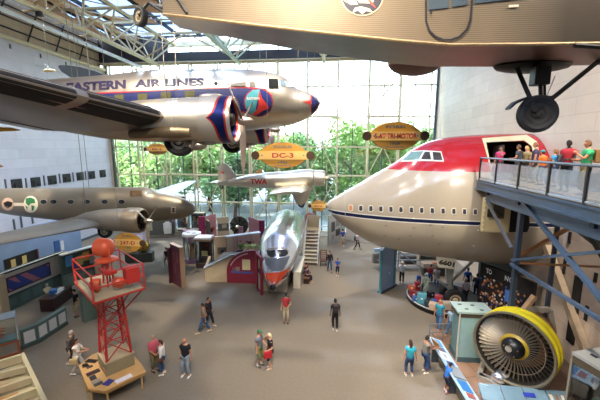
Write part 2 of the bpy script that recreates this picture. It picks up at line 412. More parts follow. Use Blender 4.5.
# ================================================================ AIRCRAFT
def interp(tab, s):
    if s <= tab[0][0]: return tab[0][1]
    for (a, u), (b, w) in zip(tab, tab[1:]):
        if s <= b: return u+(w-u)*(s-a)/max(b-a, 1e-6)
    return tab[-1][1]
def plane_pt(px, py, O, D):
    d = ray(px, py); Nn = V((-D.y, D.x)); t = (O.x*Nn.x+O.y*Nn.y)/(d.x*Nn.x+d.y*Nn.y); p = EYE+d*t
    return ((p.x-O.x)*D.x+(p.y-O.y)*D.y, p.z)
def profile(lst, O, D, k=6):
    pts = [(q[1], q[2]) if q[0] == 's' else plane_pt(q[0], q[1], O, D) for q in lst]
    return catmull(pts, k)
def fus(T, name, top, bot, O, D, wf, m, n=36, ns=60, s0=None, s1=None, lowc=.5, p=1.0, caps=(True, True), label=None, shrink=0.0):
    O, D = V(O), V(D).normalized(); tp, bt = profile(top, O, D), profile(bot, O, D)
    a = min(tp[0][0], bt[0][0]) if s0 is None else s0; b = max(tp[-1][0], bt[-1][0]) if s1 is None else s1
    rs = []; Nn = V((-D.y, D.x))
    for i in range(ns+1):
        u = i/ns; s = a+(b-a)*(u*u*.45+u*.55)
        zt, zb = interp(tp, s), interp(bt, s)
        if i == 0 and shrink == 0: mid = (zt+zb)/2; zt, zb = mid+max(.015, (zt-mid)), mid-max(.015, (mid-zb))
        zc = zb+(zt-zb)*lowc; w = max(.015, wf(s, (zt-zb)/2))-shrink; r = []
        for j in range(n):
            t = j*2*PI/n; cs, sn = math.cos(t), math.sin(t); z = zc+((zt-zc) if sn > 0 else (zc-zb))*sn*(1-shrink/3)
            y = w*math.copysign(abs(cs)**(p if sn > 0 else 1), cs)
            r.append(V((O.x+D.x*s+Nn.x*y, O.y+D.y*s+Nn.y*y, z)))
        rs.append(r)
    mb = MB().rings(rs, 0, caps); bmesh.ops.triangulate(mb.b, faces=mb.b.faces[:])
    return mb
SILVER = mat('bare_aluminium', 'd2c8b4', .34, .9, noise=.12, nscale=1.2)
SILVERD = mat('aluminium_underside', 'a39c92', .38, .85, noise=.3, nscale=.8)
CHROME = mat('polished_aluminium', 'e4e8ee', .2, .88, noise=.08, nscale=1.0)
NAVY = P('15225a', .55); REDP = P('b5252c', .4); BLK = P('121212', .7); TYRE = mat('tyre', '17171a', .75, noise=.25)
DGLASS = mat('dark_window', '20262b', .12, 0, noise=0); CABLE = mat('cable', '8c8678', .4, .6)
YEL = P('e0b020', .5)
def world_M(T): return T.M
def dec(T, bv, name, pts, m, off=.012, label=None, of=None, step=4):
    return T.part(name, stick(px_poly(pts, step), bv, off), m, label, of, w=True)
def ring_px(outer, inner):                 # a band between two outlines of equal length
    b = bmesh.new(); n = len(outer)
    for i in range(n):
        j = (i+1) % n; q = [outer[i], outer[j], inner[j], inner[i]]; b.faces.new([b.verts.new((x, y, 0)) for x, y in q])
    es = [e for e in b.edges if e.calc_length() > 4]; bmesh.ops.subdivide_edges(b, edges=es, cuts=3); bmesh.ops.triangulate(b, faces=b.faces[:]); return b
def band_px(line, w):                      # a stripe of width w (px) along a polyline
    o = []; i_ = []
    for k, (x, y) in enumerate(line):
        x0, y0 = line[max(k-1, 0)]; x1, y1 = line[min(k+1, len(line)-1)]; L = math.hypot(x1-x0, y1-y0) or 1; nx, ny = -(y1-y0)/L, (x1-x0)/L
        o.append((x+nx*w/2, y+ny*w/2)); i_.append((x-nx*w/2, y-ny*w/2))
    return o + i_[::-1]
def wheel(T, c, r, w, ax, of=None, hub='b9b4a8', name='wheel'):
    M = axisM(c, ax); t = MB().lathe([(r*.55, -w*.32), (r*.8, -w*.5), (r*.95, -w*.4), (r, -w*.12), (r, w*.12), (r*.95, w*.4), (r*.8, w*.5), (r*.55, w*.32)], 28, M)
    o = T.part(name, t, TYRE, of=of, w=True, smooth=40)
    if o.parent == T.o:
        T.part('hub', MB().lathe([(r*.12, -w*.5), (r*.2, -w*.42), (r*.3, -w*.3), (r*.55, -w*.36), (r*.57, w*.36), (r*.3, w*.3), (r*.2, w*.42), (r*.12, w*.5)], 20, M), P(hub, .4), of=o, w=True, smooth=40)
    return o
def cables(T, pts, zt=19):
    for p in pts:
        T.part('cable', MB().tube([p, (p[0], p[1], zt)], .018, 5), CABLE, w=True)
def radial(T, c, d, r, of, n=9):          # radial engine: crankcase and finned cylinders
    M = axisM(c, d); m = MB().lathe([(r*.1, .3), (r*.3, .28), (r*.38, .1), (r*.38, -.2), (r*.3, -.25)], 16, M)
    for k in range(n):
        a = k*2*PI/n; u = V((math.cos(a), math.sin(a), 0))
        for q in range(5): m.lathe([(r*.13, 0), (r*.13, r*.06)], 8, M @ axisM(u*r*(.42+.1*q), u))
        m.lathe([(r*.10, 0), (r*.10, r*.5)], 8, M @ axisM(u*r*.4, u))
    m.lathe([(r*.9, -.3), (r*.9, -.32)], 24, M)
    return T.part('radial_engine', m, mat('engine_metal', '3b3732', .5, .6, noise=.3), of=of, w=True, smooth=40)
def prop(T, c, d, L, angs, of, w=.2, m=None, twist=.6, hub=.16, up=None):
    c, d = V(c), V(d).normalized(); u0 = V((0, 0, 1)); v0 = d.cross(u0).normalized(); mb = MB()
    for a in angs:
        a = math.radians(a); rad = v0*math.cos(a)+u0*math.sin(a); tan = d.cross(rad); rs = []
        for i in range(9):
            t = i/8; ww = w*(.35+1.0*math.sin(PI*min(1, .12+t*.8)))*(1 if t < .95 else .5); tw = twist*(1-t)+.28; e = tan*math.cos(tw)+d*math.sin(tw); f = tan*-math.sin(tw)+d*math.cos(tw)
            p = c+rad*(hub*.6+(L-hub*.6)*t); th = .05*(1-.7*t)
            rs.append([p+e*ww/2, p+f*th, p-e*ww/2, p-f*th])
        mb.rings(rs)
    mb.lathe([(hub*.9, -.12), (hub, 0), (hub*.8, .12), (hub*.5, .3), (.02, .36)], 14, axisM(c, d))
    return T.part('propeller', mb, m or SILVER, of=of, w=True, smooth=35)
# ---------------------------------------------------------------- silver twin-engine airliner with blue band
A = Thing('propeller_airliner', 'polished silver twin-engine propeller airliner with blue window band hanging at upper left', 'airplane', (-5, 13.9, 10.8))
O3, D3 = V((-.5, 13.55)), V((-1, .05))
n3 = atY(320, 103, 13.55); O3 = V((n3.x, n3.y))
mb = fus(A, 'f', [(320.3, 102.5), (319.2, 100), (315, 96), (308, 92.5), (298, 88.8), (294, 86.5), (289, 80.5), (283, 76.5), (275, 73.6), (260, 71), (240, 69.7), (210, 69.7), (170, 70), (150, 71), (108, 75.5), (60, 79), (33, 81.2), ('s', 16, 12.9), ('s', 19.5, 12.65)],
         [(320.3, 104), (318.5, 109), (313, 114.5), (308, 118), (298, 122.5), (284, 126.3), (260, 129), (240, 130), ('s', 8.5, 10.78), ('s', 13, 11.25), ('s', 17, 11.95), ('s', 19.5, 12.4)],
         O3, D3, lambda s, h: min(1.27, h*1.02) if s < 9 else h*1.0, SILVER, ns=80, n=44, s0=-.02)
f = A.part('fuselage', mb, SILVER, w=True, smooth=40); B3 = bvh_of(f, A.M)
dec(A, B3, 'blue_band', [(30, 96), (60, 95.5), (120, 93), (196, 89.3), (246, 88.3), (264, 90), (271, 97), (270, 106), (258, 112), (240, 111), (222, 104), (200, 100), (120, 105), (60, 107), (30, 108)], NAVY, .01, 'navy blue band')
q = [(30, 95.4), (60, 94.9), (120, 92.4), (196, 88.6), (246, 87.6), (265, 89.3), (272, 96)]
dec(A, B3, 'red_stripe', band_px(q, 1.1), REDP, .013, 'thin red pinstripe')
dec(A, B3, 'red_stripe', band_px([(30, 108.4), (60, 107.4), (120, 105.2), (200, 100.2), (222, 104.4), (240, 111.4), (252, 113)], 1.1), REDP, .013, 'thin red pinstripe')
for x0, x1, y0, y1 in ((92, 100, 95.5, 102.5), (115, 124, 94.5, 102), (138, 147.5, 93.5, 101), (161, 171, 92.2, 99.8), (185, 195, 90.8, 98.5)):
    dec(A, B3, 'cabin_window', [(x0, y0+.3), (x1, y0), (x1, y1), (x0, y1+.3)], mat('olive_window', '5c5a3c', .2), .02)
A.part('lettering', stick(px_text('EASTERN', 66.5, 126, 83.2, 92, .05, -3.2), B3, .015), P('2a2344', .5), 'dark blue lettering EASTERN AIR LINES', w=True)
A.part('lettering', stick(px_text('AIR LINES', 135, 204, 79.8, 87.6, .05, -1.6), B3, .015), P('2a2344', .5), 'dark blue lettering EASTERN AIR LINES', w=True)
e = dec(A, B3, 'emblem', ell_pts(258.5, 102.5, 14.6, 14.2), REDP, .018, 'round blue and red falcon emblem')
dec(A, B3, 'emblem_field', ell_pts(258.5, 102.5, 13.6, 13.3), P('22306e', .4), .024, of=e)
dec(A, B3, 'emblem_field', [(260, 89.5), (253, 90.3), (247.5, 94.5), (245, 101), (246, 108), (250, 113), (254, 115.4), (257, 113), (256, 108)], P('4f9fa6', .4), .03, of=e)
dec(A, B3, 'emblem_bird', [(259.6, 90), (262, 98), (262.5, 106), (269.5, 107.5), (263, 110.5), (256.5, 114.8), (252, 114), (257, 109.5), (258.6, 104), (258.6, 97)], P('d23a33', .4), .036, of=e)
A.part('emblem_lettering', stick(px_text('EASTERN', 247, 259.5, 97.3, 99.8, .03), B3, .04), P('e8e4dc', .5), of=e, w=True)
dec(A, B3, 'nose_cap', [(311.3, 92), (316, 96.5), (321.5, 102), (320, 107), (316.5, 112.5), (312, 117), (311.5, 105)], NAVY, .012, 'navy blue nose cap')
dec(A, B3, 'red_stripe', band_px([(311, 91), (311.2, 100), (309, 101.5), (303, 101.7), (309.5, 102.5), (311.2, 105), (311.5, 118)], .9), REDP, .014)
dec(A, B3, 'side_window', [(268.3, 79.3), (277.6, 79.6), (279, 88.5), (268.6, 88.2)], P('1e2224', .85, spec=.05), .035)
dec(A, B3, 'windshield', [(280, 79.8), (284, 81), (285.5, 87), (280.6, 86.5)], P('5f7480', .1), .02)
dec(A, B3, 'windshield', [(285, 81.2), (290, 83), (294.5, 87.5), (286.5, 87)], P('a9c4c9', .1), .02)
dec(A, B3, 'air_scoop', [(229, 86.5), (232, 84.3), (246, 82.6), (246, 86.8)], P('7c705c', .4), .05)
dec(A, B3, 'air_scoop', [(249.5, 82.5), (255, 82.2), (256, 87), (250, 87)], P('6b624f', .4), .03)
dec(A, B3, 'porthole', ell_pts(216, 83.8, 1.9, 1.9, 14), BLK, .015)
for k in range(4): dec(A, B3, 'pinstripe', band_px([(228-k*1.2, 98.5+k*1.9), (236, 98.3+k*1.9)], .5), P('8f93a8', .4), .016)
A.part('drain_mast', MB().tube([atY(284.5, 124, 13.4), atY(285.5, 135, 13.4), atY(288, 135.5, 13.4)], .03, 6), SILVER, w=True)
YN, YF, ZN = 10.75, 16.55, 10.88
BOOT = mat('rubber_boot', '171413', .75, noise=.3)
def dc3_side(ys, near):
    sg = -1 if near else 1; yc = 13.72
    def Y_(y): return y if near else 2*yc-y
    le0, te0 = V((-4.7, Y_(12.9), 10.86)), V((-9.6, Y_(12.9), 10.75)); le1, te1 = V((-5.15, Y_(10.2), 10.9)), V((-9.8, Y_(10.2), 10.56))
    le2, te2 = V((-7.8, Y_(1.2), 11.92)), V((-9.9, Y_(1.2), 11.62)); le3, te3 = V((-8.5, Y_(-.1), 12.15)), V((-9.7, Y_(-.1), 11.85))
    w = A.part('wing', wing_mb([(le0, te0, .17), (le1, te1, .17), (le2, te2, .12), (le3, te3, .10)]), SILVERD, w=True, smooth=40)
    if near:                                 # de-icer boot wrapped round the leading edge
        def bt(l, t, th):
            l, t = V(l), V(t); c = (t-l); L = c.length; r = []
            for k in (.13, .08, .03, .008, 0):
                h = th*L*5*(.2969*k**.5-.126*k-.3516*k*k)*1.15; r.append(l+c*k+V((-.012, 0, h+.012)))
            for k in (.008, .03, .08, .16):
                h = th*L*5*(.2969*k**.5-.126*k-.3516*k*k)*.7; r.append(l+c*k+V((-.012, 0, -h-.012)))
            return r
        def mixp(t): return le1.lerp(le2, t), te1.lerp(te2, t), .17-.05*t
        A.part('deicer_boot', MB().rings([bt(*mixp(.03)), bt(*mixp(.27))], closed=False, cap=(False, False)), BOOT, of=w, w=True, smooth=60)
        A.part('deicer_boot', MB().rings([bt(*mixp(.30)), bt(*mixp(1))], closed=False, cap=(False, False)), BOOT, of=w, w=True, smooth=60)
        A.part('trailing_edge_seam', MB().bar(te1.lerp(te2, .02)+V((.9, 0, -.06)), te1.lerp(te2, .95)+V((.55, 0, -.03)), .03, .02), BLK, of=w, w=True)
    cx = -3.12
    nb = MB().lathe([(.70, 0), (.735, -.06), (.75, -.25), (.75, -.95), (.745, -1.0)], 36, axisM((cx, ys, ZN), (1, 0, 0)), cap=(False, False))
    nb.lathe([(.70, 0), (.64, -.1), (.62, -.5)], 36, axisM((cx, ys, ZN), (1, 0, 0)), cap=(False, False))
    n_ = A.part('nacelle', MB().lathe([(.6, -.9), (.735, -.95), (.72, -1.6), (.70, -2.6), (.66, -3.4), (.55, -4.6), (.35, -5.8), (.08, -6.8)], 32, axisM((cx, ys, ZN), (1, .0, .01))), SILVER, w=True, smooth=40)
    for zz in (-1.05, -1.75, -2.6): A.part('seam', MB().lathe([(.722+(zz+1)*.02, zz), (.735+(zz+1)*.02, zz-.012), (.722+(zz+1)*.02, zz-.024)], 32, axisM((cx, ys, ZN), (1, 0, .01)), cap=(False, False)), P('5a5046', .5), of=n_, w=True)
    A.part('cowling', nb, mat('cowl_paint', fn=lambda nt, x, y, z: cowl_fn(nt, x, y, z), rough=.3, metal=.75, noise=.08), 'silver cowling with navy band edged red', n_, w=True, smooth=40)
    radial(A, (cx-.35, ys, ZN), (1, 0, 0), .62, n_)
    prop(A, (cx+.22, ys, ZN-.04), (1, 0, 0), 1.72, (-88, 152, 32) if near else (-60, 60, 180), n_, .2, mat('propeller_metal', 'b5a79c', .35, .8))
    A.part('exhaust_duct', MB().tube([(cx-1.3, ys-.55*1, ZN-.42), (cx-2.2, ys-.6, ZN-.42), (cx-2.35, ys-.6, ZN-.42), (cx-3.3, ys-.55, ZN-.48)], [.16, .2, .17, .14], 12), mat('exhaust_steel', '7d6d55', .4, .7, noise=.3), of=n_, w=True, smooth=40)
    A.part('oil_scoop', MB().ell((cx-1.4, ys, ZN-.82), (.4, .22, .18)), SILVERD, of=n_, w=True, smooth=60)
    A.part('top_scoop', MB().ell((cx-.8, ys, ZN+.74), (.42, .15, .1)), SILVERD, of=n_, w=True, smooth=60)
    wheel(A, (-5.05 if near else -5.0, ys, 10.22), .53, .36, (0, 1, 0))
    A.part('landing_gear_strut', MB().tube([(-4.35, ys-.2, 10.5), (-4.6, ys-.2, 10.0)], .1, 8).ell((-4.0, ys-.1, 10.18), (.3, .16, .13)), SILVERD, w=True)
def cowl_fn(nt, x, y, z):
    # object space: local frame of the airliner; band behind the lip, its rear edge drawn to a point at mid height
    zz = (z-(ZN-10.8)).abs(); xr = x-(-3.12+5)+.42; k = xr+zz*.0-(zz.m('MULTIPLY', -6.0)).m('EXPONENT')*-.28
    inside = k.gt(0); rim = (x-(1.88-.14)).gt(0)
    a = mix(nt, inside, 'c9c3b6', '16235c'); edge = k.abs().lt(.035); a = mix(nt, edge, a, 'b8382e'); a = mix(nt, rim, a, 'c8c2b8')
    return mix(nt, (x-(1.88-.14)).abs().lt(.03), a, 'b8382e')
dc3_side(YN, True); dc3_side(YF, False)
A.part('tail_fin', MB().prism([(-15.5, 14.28, 12.9), (-17.3, 14.37, 14.6), (-18.3, 14.42, 15.1), (-19.3, 14.47, 14.7), (-19.9, 14.5, 13.2), (-19.2, 14.46, 12.5)], (0, -.07, 0), (0, .07, 0)), SILVER, w=True)
for s in (-1, 1):
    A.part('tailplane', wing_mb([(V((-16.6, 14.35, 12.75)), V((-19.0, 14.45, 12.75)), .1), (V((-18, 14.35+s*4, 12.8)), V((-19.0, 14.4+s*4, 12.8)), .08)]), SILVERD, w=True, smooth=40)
cables(A, [tuple(atY(166.5, 107, 12.3)), tuple(atY(178, 103, 12.6)), tuple(atY(90, 80, 14.2))])
# ---------------------------------------------------------------- olive twin-engine airliner below it
F2 = mat('olive_metal', '8d8472', .42, .55, noise=.12, nscale=1.0)
F2L = mat('olive_metal_light', 'a79f90', .4, .6, noise=.15, nscale=1.0)
G = Thing('propeller_airliner', 'dull olive-brown twin-engine airliner with globe emblem hanging at left above the blue exhibit', 'airplane', (-14, 20.5, 5))
n2 = atY(195, 209, 20.3); O2, D2 = V((n2.x, n2.y)), V((-1, .03))
mb = fus(G, 'f', [(195.5, 207.5), (194.3, 205), (190, 202), (180, 197.7), (166, 194.3), (158, 192.8), (154, 191.2), (150, 188.5), (147, 187.5), (140, 186.9), (100, 187.4), (50, 188), (0, 188.6), ('s', 16.5, 6.9)],
         [(195.5, 210), (192, 214.5), (187, 216.8), (180, 218.6), (165, 220.3), (150, 221.2), (120, 222), (85, 222), (48, 218.5), (0, 211.8), ('s', 16.5, 6.55)], O2, D2, lambda s, h: min(1.05, h*.98), F2, ns=70, s0=-.01)
f = G.part('fuselage', mb, F2, w=True, smooth=40); B2 = bvh_of(f, G.M)
for x in (43.5, 53.5, 70.5, 87, 104.5, 121.5): dec(G, B2, 'cabin_window', ell_pts(x+.3, 201.7, 3.9, 2.9, 16), F2L, .012); 
for x in (43.5, 53.5, 70.5, 87, 104.5, 121.5): dec(G, B2, 'window_glass', ell_pts(x+.3, 201.8, 3.2, 2.1, 16), DGLASS, .02)
dec(G, B2, 'windshield', [(142.5, 191.5), (149, 190), (153.5, 193.6), (144, 194.8)], P('a5aca2', .1), .02)
dec(G, B2, 'side_window', [(130, 190.8), (141.5, 190.8), (142.2, 196.5), (130, 196.8)], P('6f5436', .2), .02)
dec(G, B2, 'globe_emblem', ell_pts(31, 204.3, 7.2, 8.4), P('e5dcc6', .5), .015, 'white globe emblem with green continents')
for pl in ([(26, 198.5), (31, 197.5), (35, 199.5), (35.5, 203), (31, 203.5), (29, 206), (26, 203)], [(31.5, 205), (35, 206), (34, 210), (32, 211)], [(25.5, 205), (28, 207), (27.5, 210)]):
    dec(G, B2, 'continent', pl, P('2f7a45', .5), .022)
dec(G, B2, 'round_emblem', ell_pts(8, 204.2, 6.0, 6.4), P('d9b9a0', .5), .015, 'cream disc with a black airplane silhouette')
dec(G, B2, 'emblem_silhouette', [(3.5, 203), (8, 201), (13, 202.5), (12, 206), (8, 208), (5, 206)], P('1a1613', .5), .022)
dec(G, B2, 'emblem_banner', [(14, 202.8), (24, 202.8), (24, 206), (14, 206)], P('e3d6c4', .5), .013)
dec(G, B2, 'nose_badge', [(171, 206.8), (176, 206.8), (176, 213.2), (171, 213.2)], P('cdbb98', .5), .015)
dec(G, B2, 'nose_badge_centre', [(172, 208), (175, 208), (175, 212), (172, 212)], P('2b3556', .5), .02)
G.part('antenna_mast', MB().tube([atY(149, 188, 20.3), atY(151.5, 182.5, 20.3)], [.05, .02], 6), SILVERD, w=True)
def w247(near):
    yc = 20.6
    def q(p): p = V(p); return p if near else V((p.x, 2*yc-p.y, p.z))
    if near: secs = [(( -12.7, 19.9, 5.5), (-17.2, 19.9, 5.35), .16), ((-13.2, 17.4, 5.55), (-17.0, 17.4, 5.5), .15), ((-13.9, 11.2, 6.05), (-15.6, 11.2, 6.1), .11), ((-14.3, 9.6, 6.2), (-15.2, 9.6, 6.2), .09)]
    else: secs = [((-12.7, 19.9, 5.5), (-17.2, 19.9, 5.35), .16), ((-13.2, 17.4, 5.6), (-17.0, 17.4, 5.5), .15), ((-13.3, 11.2, 6.45), (-15.0, 11.2, 6.45), .11), ((-13.35, 9.7, 6.65), (-14.3, 9.7, 6.65), .09)]
    G.part('wing', wing_mb([(q(a), q(b), t) for a, b, t in secs]), F2L if near else mat('pale_wing', 'b9c8d2', .35, .5), w=True, smooth=40)
    ys = 17.95 if near else 2*yc-17.95; cx, cz = -10.95, 5.75
    n_ = G.part('nacelle', MB().lathe([(.6, -.7), (.7, -.8), (.68, -1.6), (.6, -2.6), (.4, -3.6), (.08, -4.4)], 28, axisM((cx, ys, cz), (1, 0, 0))), F2L, w=True, smooth=40)
    G.part('cowling', MB().lathe([(.62, 0), (.68, -.03), (.74, -.2), (.75, -.9), (.74, -.95)], 32, axisM((cx, ys, cz), (1, 0, 0)), cap=(False, False)).lathe([(.62, 0), (.6, -.3)], 32, axisM((cx, ys, cz), (1, 0, 0)), cap=(False, False)), mat('cowl_tan', 'a3947c', .35, .6, noise=.15), of=n_, w=True, smooth=40)
    radial(G, (cx-.35, ys, cz), (1, 0, 0), .58, n_)
    prop(G, (cx+.25, ys, cz-.03), (1, 0, 0), 1.35, (150, 40, -85), n_, .17)
    wheel(G, (-13.4, ys, 5.05), .42, .3, (0, 1, 0))
w247(True); w247(False)
cables(G, [tuple(atY(86.5, 214, 18.2)), tuple(atY(89, 188, 20.4))], 19)
# ---------------------------------------------------------------- small silver mail plane with red letters
T4 = Thing('mail_plane', 'small silver single-engine monoplane with red TWA letters hanging before the glass wall', 'airplane', (-5, 29, 6.2))
n4 = atY(324, 178, 29); O4, D4 = V((n4.x, n4.y)), V((-1, 0))
mb = fus(T4, 'f', [(313.5, 170), (310, 169.2), (300, 169.5), (287, 171), (272, 172), (258, 173), (243, 176), (226, 180), (216, 183)],
         [(313.5, 186), (305, 187.3), (290, 188), (276, 188.2), (258, 188), (243, 187), (226, 185.8), (216, 185)], O4, D4, lambda s, h: h*.9, SILVER, ns=40)
f = T4.part('fuselage', mb, SILVER, w=True, smooth=40); B4 = bvh_of(f, T4.M)
cz = atY(318, 178, 29)
n_ = T4.part('cowling', MB().lathe([(.55, .62), (.66, .55), (.7, .3), (.7, -.3), (.6, -.35)], 28, axisM(cz, (1, 0, 0)), cap=(False, True)), SILVER, w=True, smooth=40)
radial(T4, cz+V((.3, 0, 0)), (1, 0, 0), .55, n_)
prop(T4, cz+V((.75, 0, 0)), (1, 0, 0), 1.3, (80, 260), n_, .16)
T4.part('lettering', stick(px_text('TWA', 250.5, 267, 179, 184.3, .03), B4, .02), P('b8232b', .4), 'red TWA letters', w=True)
def pz(x, y, Y=29): return tuple(atY(x, y, Y))
T4.part('tail_fin', MB().prism([pz(237, 176), pz(229, 166), pz(226.5, 163.8), pz(223, 163), pz(219, 165.5), pz(218, 172), pz(218.3, 181), pz(222, 184)], (0, -.05, 0), (0, .05, 0)), mat('tail_metal', 'b3aba0', .4, .6), w=True)
T4.part('rudder_mark', MB().box(atY(222.5, 172.5, 28.9), (.3, .02, .14)), P('b8232b', .4), w=True)
for s in (-1, 1): T4.part('tailplane', wing_mb([(V((-9.2, 29, 7.0)), V((-10.4, 29, 7.0)), .1), (V((-9.7, 29+s*1.9, 7.0)), V((-10.4, 29+s*1.9, 7.0)), .08)]), SILVER, w=True, smooth=40)
for s in (-1, 1):
    T4.part('wing', wing_mb([(V((-1.9, 29+s*.5, 6.55)), V((-4.9, 29+s*.5, 6.45)), .17), (V((-2.0, 29+s*2.5, 6.5)), V((-4.9, 29+s*2.5, 6.45)), .15), (V((-2.2, 29+s*5.6, 6.75)), V((-4.5, 29+s*5.6, 6.6)), .1)]), SILVER, w=True, smooth=40)
    T4.part('wheel_trouser', MB().rings([[V((-2.55+dx*w_*a, 29+s*1.7+.17*w_*b, z)) for a, b in [(math.cos(t*PI/6), math.sin(t*PI/6)) for t in range(12)]] for z, w_, dx in ((6.55, 1.1, .85), (6.2, 1, .8), (5.8, 1, .62), (5.45, .95, .5), (5.25, .7, .5))]), SILVER, w=True, smooth=40)
    wheel(T4, (-2.5, 29+s*1.7, 5.28), .3, .2, (0, 1, 0))
wheel(T4, tuple(atY(221.5, 187, 29)), .18, .12, (0, 1, 0))
T4.part('pilot', MB().ell(atY(260, 171.5, 29), (.2, .18, .22)).ell(atY(258, 172.5, 29), (.3, .25, .15)), P('c08a3a', .7), w=True)
T4.part('windscreen', MB().box(atY(263, 171.5, 29), (.04, .5, .3), ry=-.5), P('9aa7a5', .1), w=True)
cables(T4, [pz(262, 172), pz(307, 169.5)], 19)
# ---------------------------------------------------------------- corrugated three-engine airliner overhead
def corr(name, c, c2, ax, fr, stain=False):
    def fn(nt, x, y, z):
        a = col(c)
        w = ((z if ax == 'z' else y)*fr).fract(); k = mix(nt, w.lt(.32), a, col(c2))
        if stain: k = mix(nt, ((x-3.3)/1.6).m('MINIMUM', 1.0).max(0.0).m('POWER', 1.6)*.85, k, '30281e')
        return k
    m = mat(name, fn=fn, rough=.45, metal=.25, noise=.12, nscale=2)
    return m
K = Thing('corrugated_airliner', 'large corrugated-metal three-engine airliner with round eagle emblem overhead at the top', 'airplane', (0, 8.9, 12))
near = [(163, 14.5), (187, 17), (245, 24), (300, 30.3), (400, 41), (450, 45), (520, 44.5), (600, 43.5), (680, 41)]
far = [(185, 32), (197, 34), (232, 37), (300, 45), (400, 60), (450, 65), (517, 65.5), (600, 61.5), (680, 57)]
rs = []
for (a, b), (c, d) in zip(near, far):
    p = atY(a, b, 8.0); rs.append(p)
wd = [.75, .95, 1.2, 1.55, 1.75, 1.78, 1.8, 1.8, 1.8]
side = MB(); up = [V((p.x, p.y, 15.1)) for p in rs]; side.rings([rs, up], closed=False, cap=(False, False))
fr_ = [V((p.x+.05, 8.0+w, p.z-.05)) for p, w in zip(rs, wd)]; fu = [V((p.x, p.y, 15.1)) for p in fr_]
side.rings([fr_, fu], closed=False, cap=(False, False)); side.rings([up, fu], closed=False, cap=(False, False)); side.add([rs[0], fr_[0], fu[0], up[0]], [(0, 1, 2, 3)]); side.add([rs[-1], fr_[-1], fu[-1], up[-1]], [(0, 1, 2, 3)])
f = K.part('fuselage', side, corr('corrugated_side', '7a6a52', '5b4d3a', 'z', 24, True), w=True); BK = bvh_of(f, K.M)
K.part('belly', MB().rings([rs, fr_], closed=False, cap=(False, False)).rings([[p+V((0, .03, .03)) for p in rs], [p+V((0, -.03, .03)) for p in fr_]], closed=False, cap=(False, False)), mat('belly_metal', fn=lambda nt, x, y, z: mix(nt, ((x-.0)/2.6).m('MINIMUM', 1.0).max(0.0), '787d82', '705347'), rough=.4, metal=.5, noise=.35, nscale=1.4), 'smooth grey belly skin', w=True)
K.part('chine', MB().tube([p+V((0, -.01, 0)) for p in rs], .035, 6), mat('chine_metal', 'a58d66', .5, .4, noise=.4, nscale=14), w=True)
el = dec(K, BK, 'emblem', ell_pts(362, -4.5, 21.8, 20.8, 40), P('c9b998', .5), .012, 'round navy emblem with white eagle and red lightning', step=8)
dec(K, BK, 'emblem_field', ell_pts(362, -4.5, 20.4, 19.4, 40), P('1d1c2c', .5), .02, of=el, step=8)
for pl in ([(347, -2), (356, 1), (358, 5), (351, 5.5), (343.5, 1)], [(352, 13.5), (355, 8), (361, 7), (369, 9), (373, 13), (366, 11.5), (362, 14.8), (358, 11)], [(366, -8), (374, 2), (371, 4), (359, 3.5), (356, -2)]):
    dec(K, BK, 'eagle', pl, P('dccfae', .5), .03, of=el)
dec(K, BK, 'lightning', [(367, 0), (371, 1), (376, 9), (371, 5.5)], P('c8402c', .5), .032, of=el); dec(K, BK, 'lightning', [(343, -1), (348, 0), (346, 2)], P('c8402c', .5), .032, of=el)
dr = [(426, -30), (425.5, 5), (425.8, 22), (429, 31), (435, 37), (443, 40.2), (451, 40.2), (459, 37), (466.5, 30), (469.8, 20), (471, 5), (471.5, -30)]
dec(K, BK, 'door_seal', band_px(dr, 2.0), P('17161a', .5), .03, 'black rounded door outline')
for pl in ([(427.5, -24), (448, -28), (448.5, 8), (428, 10.3)], [(474, -30), (528, -34), (528, -2), (474, 4)], [(450.8, -28), (467, -30), (467, 5), (451, 7.5)]):
    dec(K, BK, 'cabin_window', pl, P('47535a', .15), .025)
dec(K, BK, 'door_handle', [(429, 12), (431.5, 12), (431.5, 15), (429, 15)], P('1a1a1a', .4), .05)
dec(K, BK, 'hatch_mark', [(508, 5.5), (518, 5), (518, 7.3), (508, 8)], P('c9bfa6', .5), .03)
wx = atY(537, 114, 9.0)
DK = mat('dark_gear', '1a1816', .5, .3)
wheel(K, tuple(wx), .46, .26, (.15, 1, 0), hub='2b2622')
def yy(x, y, Y): return atY(x, y, Y)
K.part('gear_strut', MB().bar(yy(517, 68, 9.2), yy(536, 112, 8.95), .2, .1), DK, w=True)
K.part('gear_strut', MB().bar(yy(606, 55, 9.3), yy(534, 113, 8.9), .09, .08), DK, w=True)
K.part('shock_absorber', MB().box(yy(540, 76, 9.2), (.36, .3, .46)).tube([yy(540, 62, 9.2), yy(541, 112, 9.05)], .05, 8).tube([yy(544.5, 82, 9.2), yy(545, 108, 9.05)], .025, 8).bevel(.03), DK, w=True)
K.part('mudguard', MB().rings([[p+V((0, dy, 0)) for dy in (-.13, .13)]+[p+V((0, .13, -.06)), p+V((0, -.13, -.06))] for p in [yy(508, 107.5, 9.1), yy(514, 102, 9.1), yy(524, 97.5, 9.1), yy(537, 95.5, 9.1), yy(551, 97, 9.1)]]), DK, w=True)
K.part('brake_cable', MB().tube([yy(555, 76, 9.3), yy(545, 100, 9.1)], .012, 5), P('8d8d8d', .4), w=True)
K.part('belly_shadow', MB().ell(yy(532, 66, 9.7), (.98, .5, .17)), DK, w=True, smooth=60)  # dark ellipsoid put in as the shadow under the belly
K.part('exhaust_pipe', MB().tube([yy(574, 45, 7.9), yy(640, 50, 7.7)], .05, 8), DK, w=True)
K.part('engine_nacelle', MB().ell(yy(415, 62, 11.2), (.85, .45, .42), n=20, m=14), mat('nacelle_brown', '7d6257', .5, .3, noise=.2), w=True, smooth=60)
K.part('nacelle_strut', MB().tube([yy(407, 66, 11), yy(378, 102, 12.5)], .018, 6), CABLE, w=True)
tw = yy(140.5, 17, 8.9); wheel(K, tuple(tw), .25, .17, (.55, 1, 0), hub='8a7c5c')
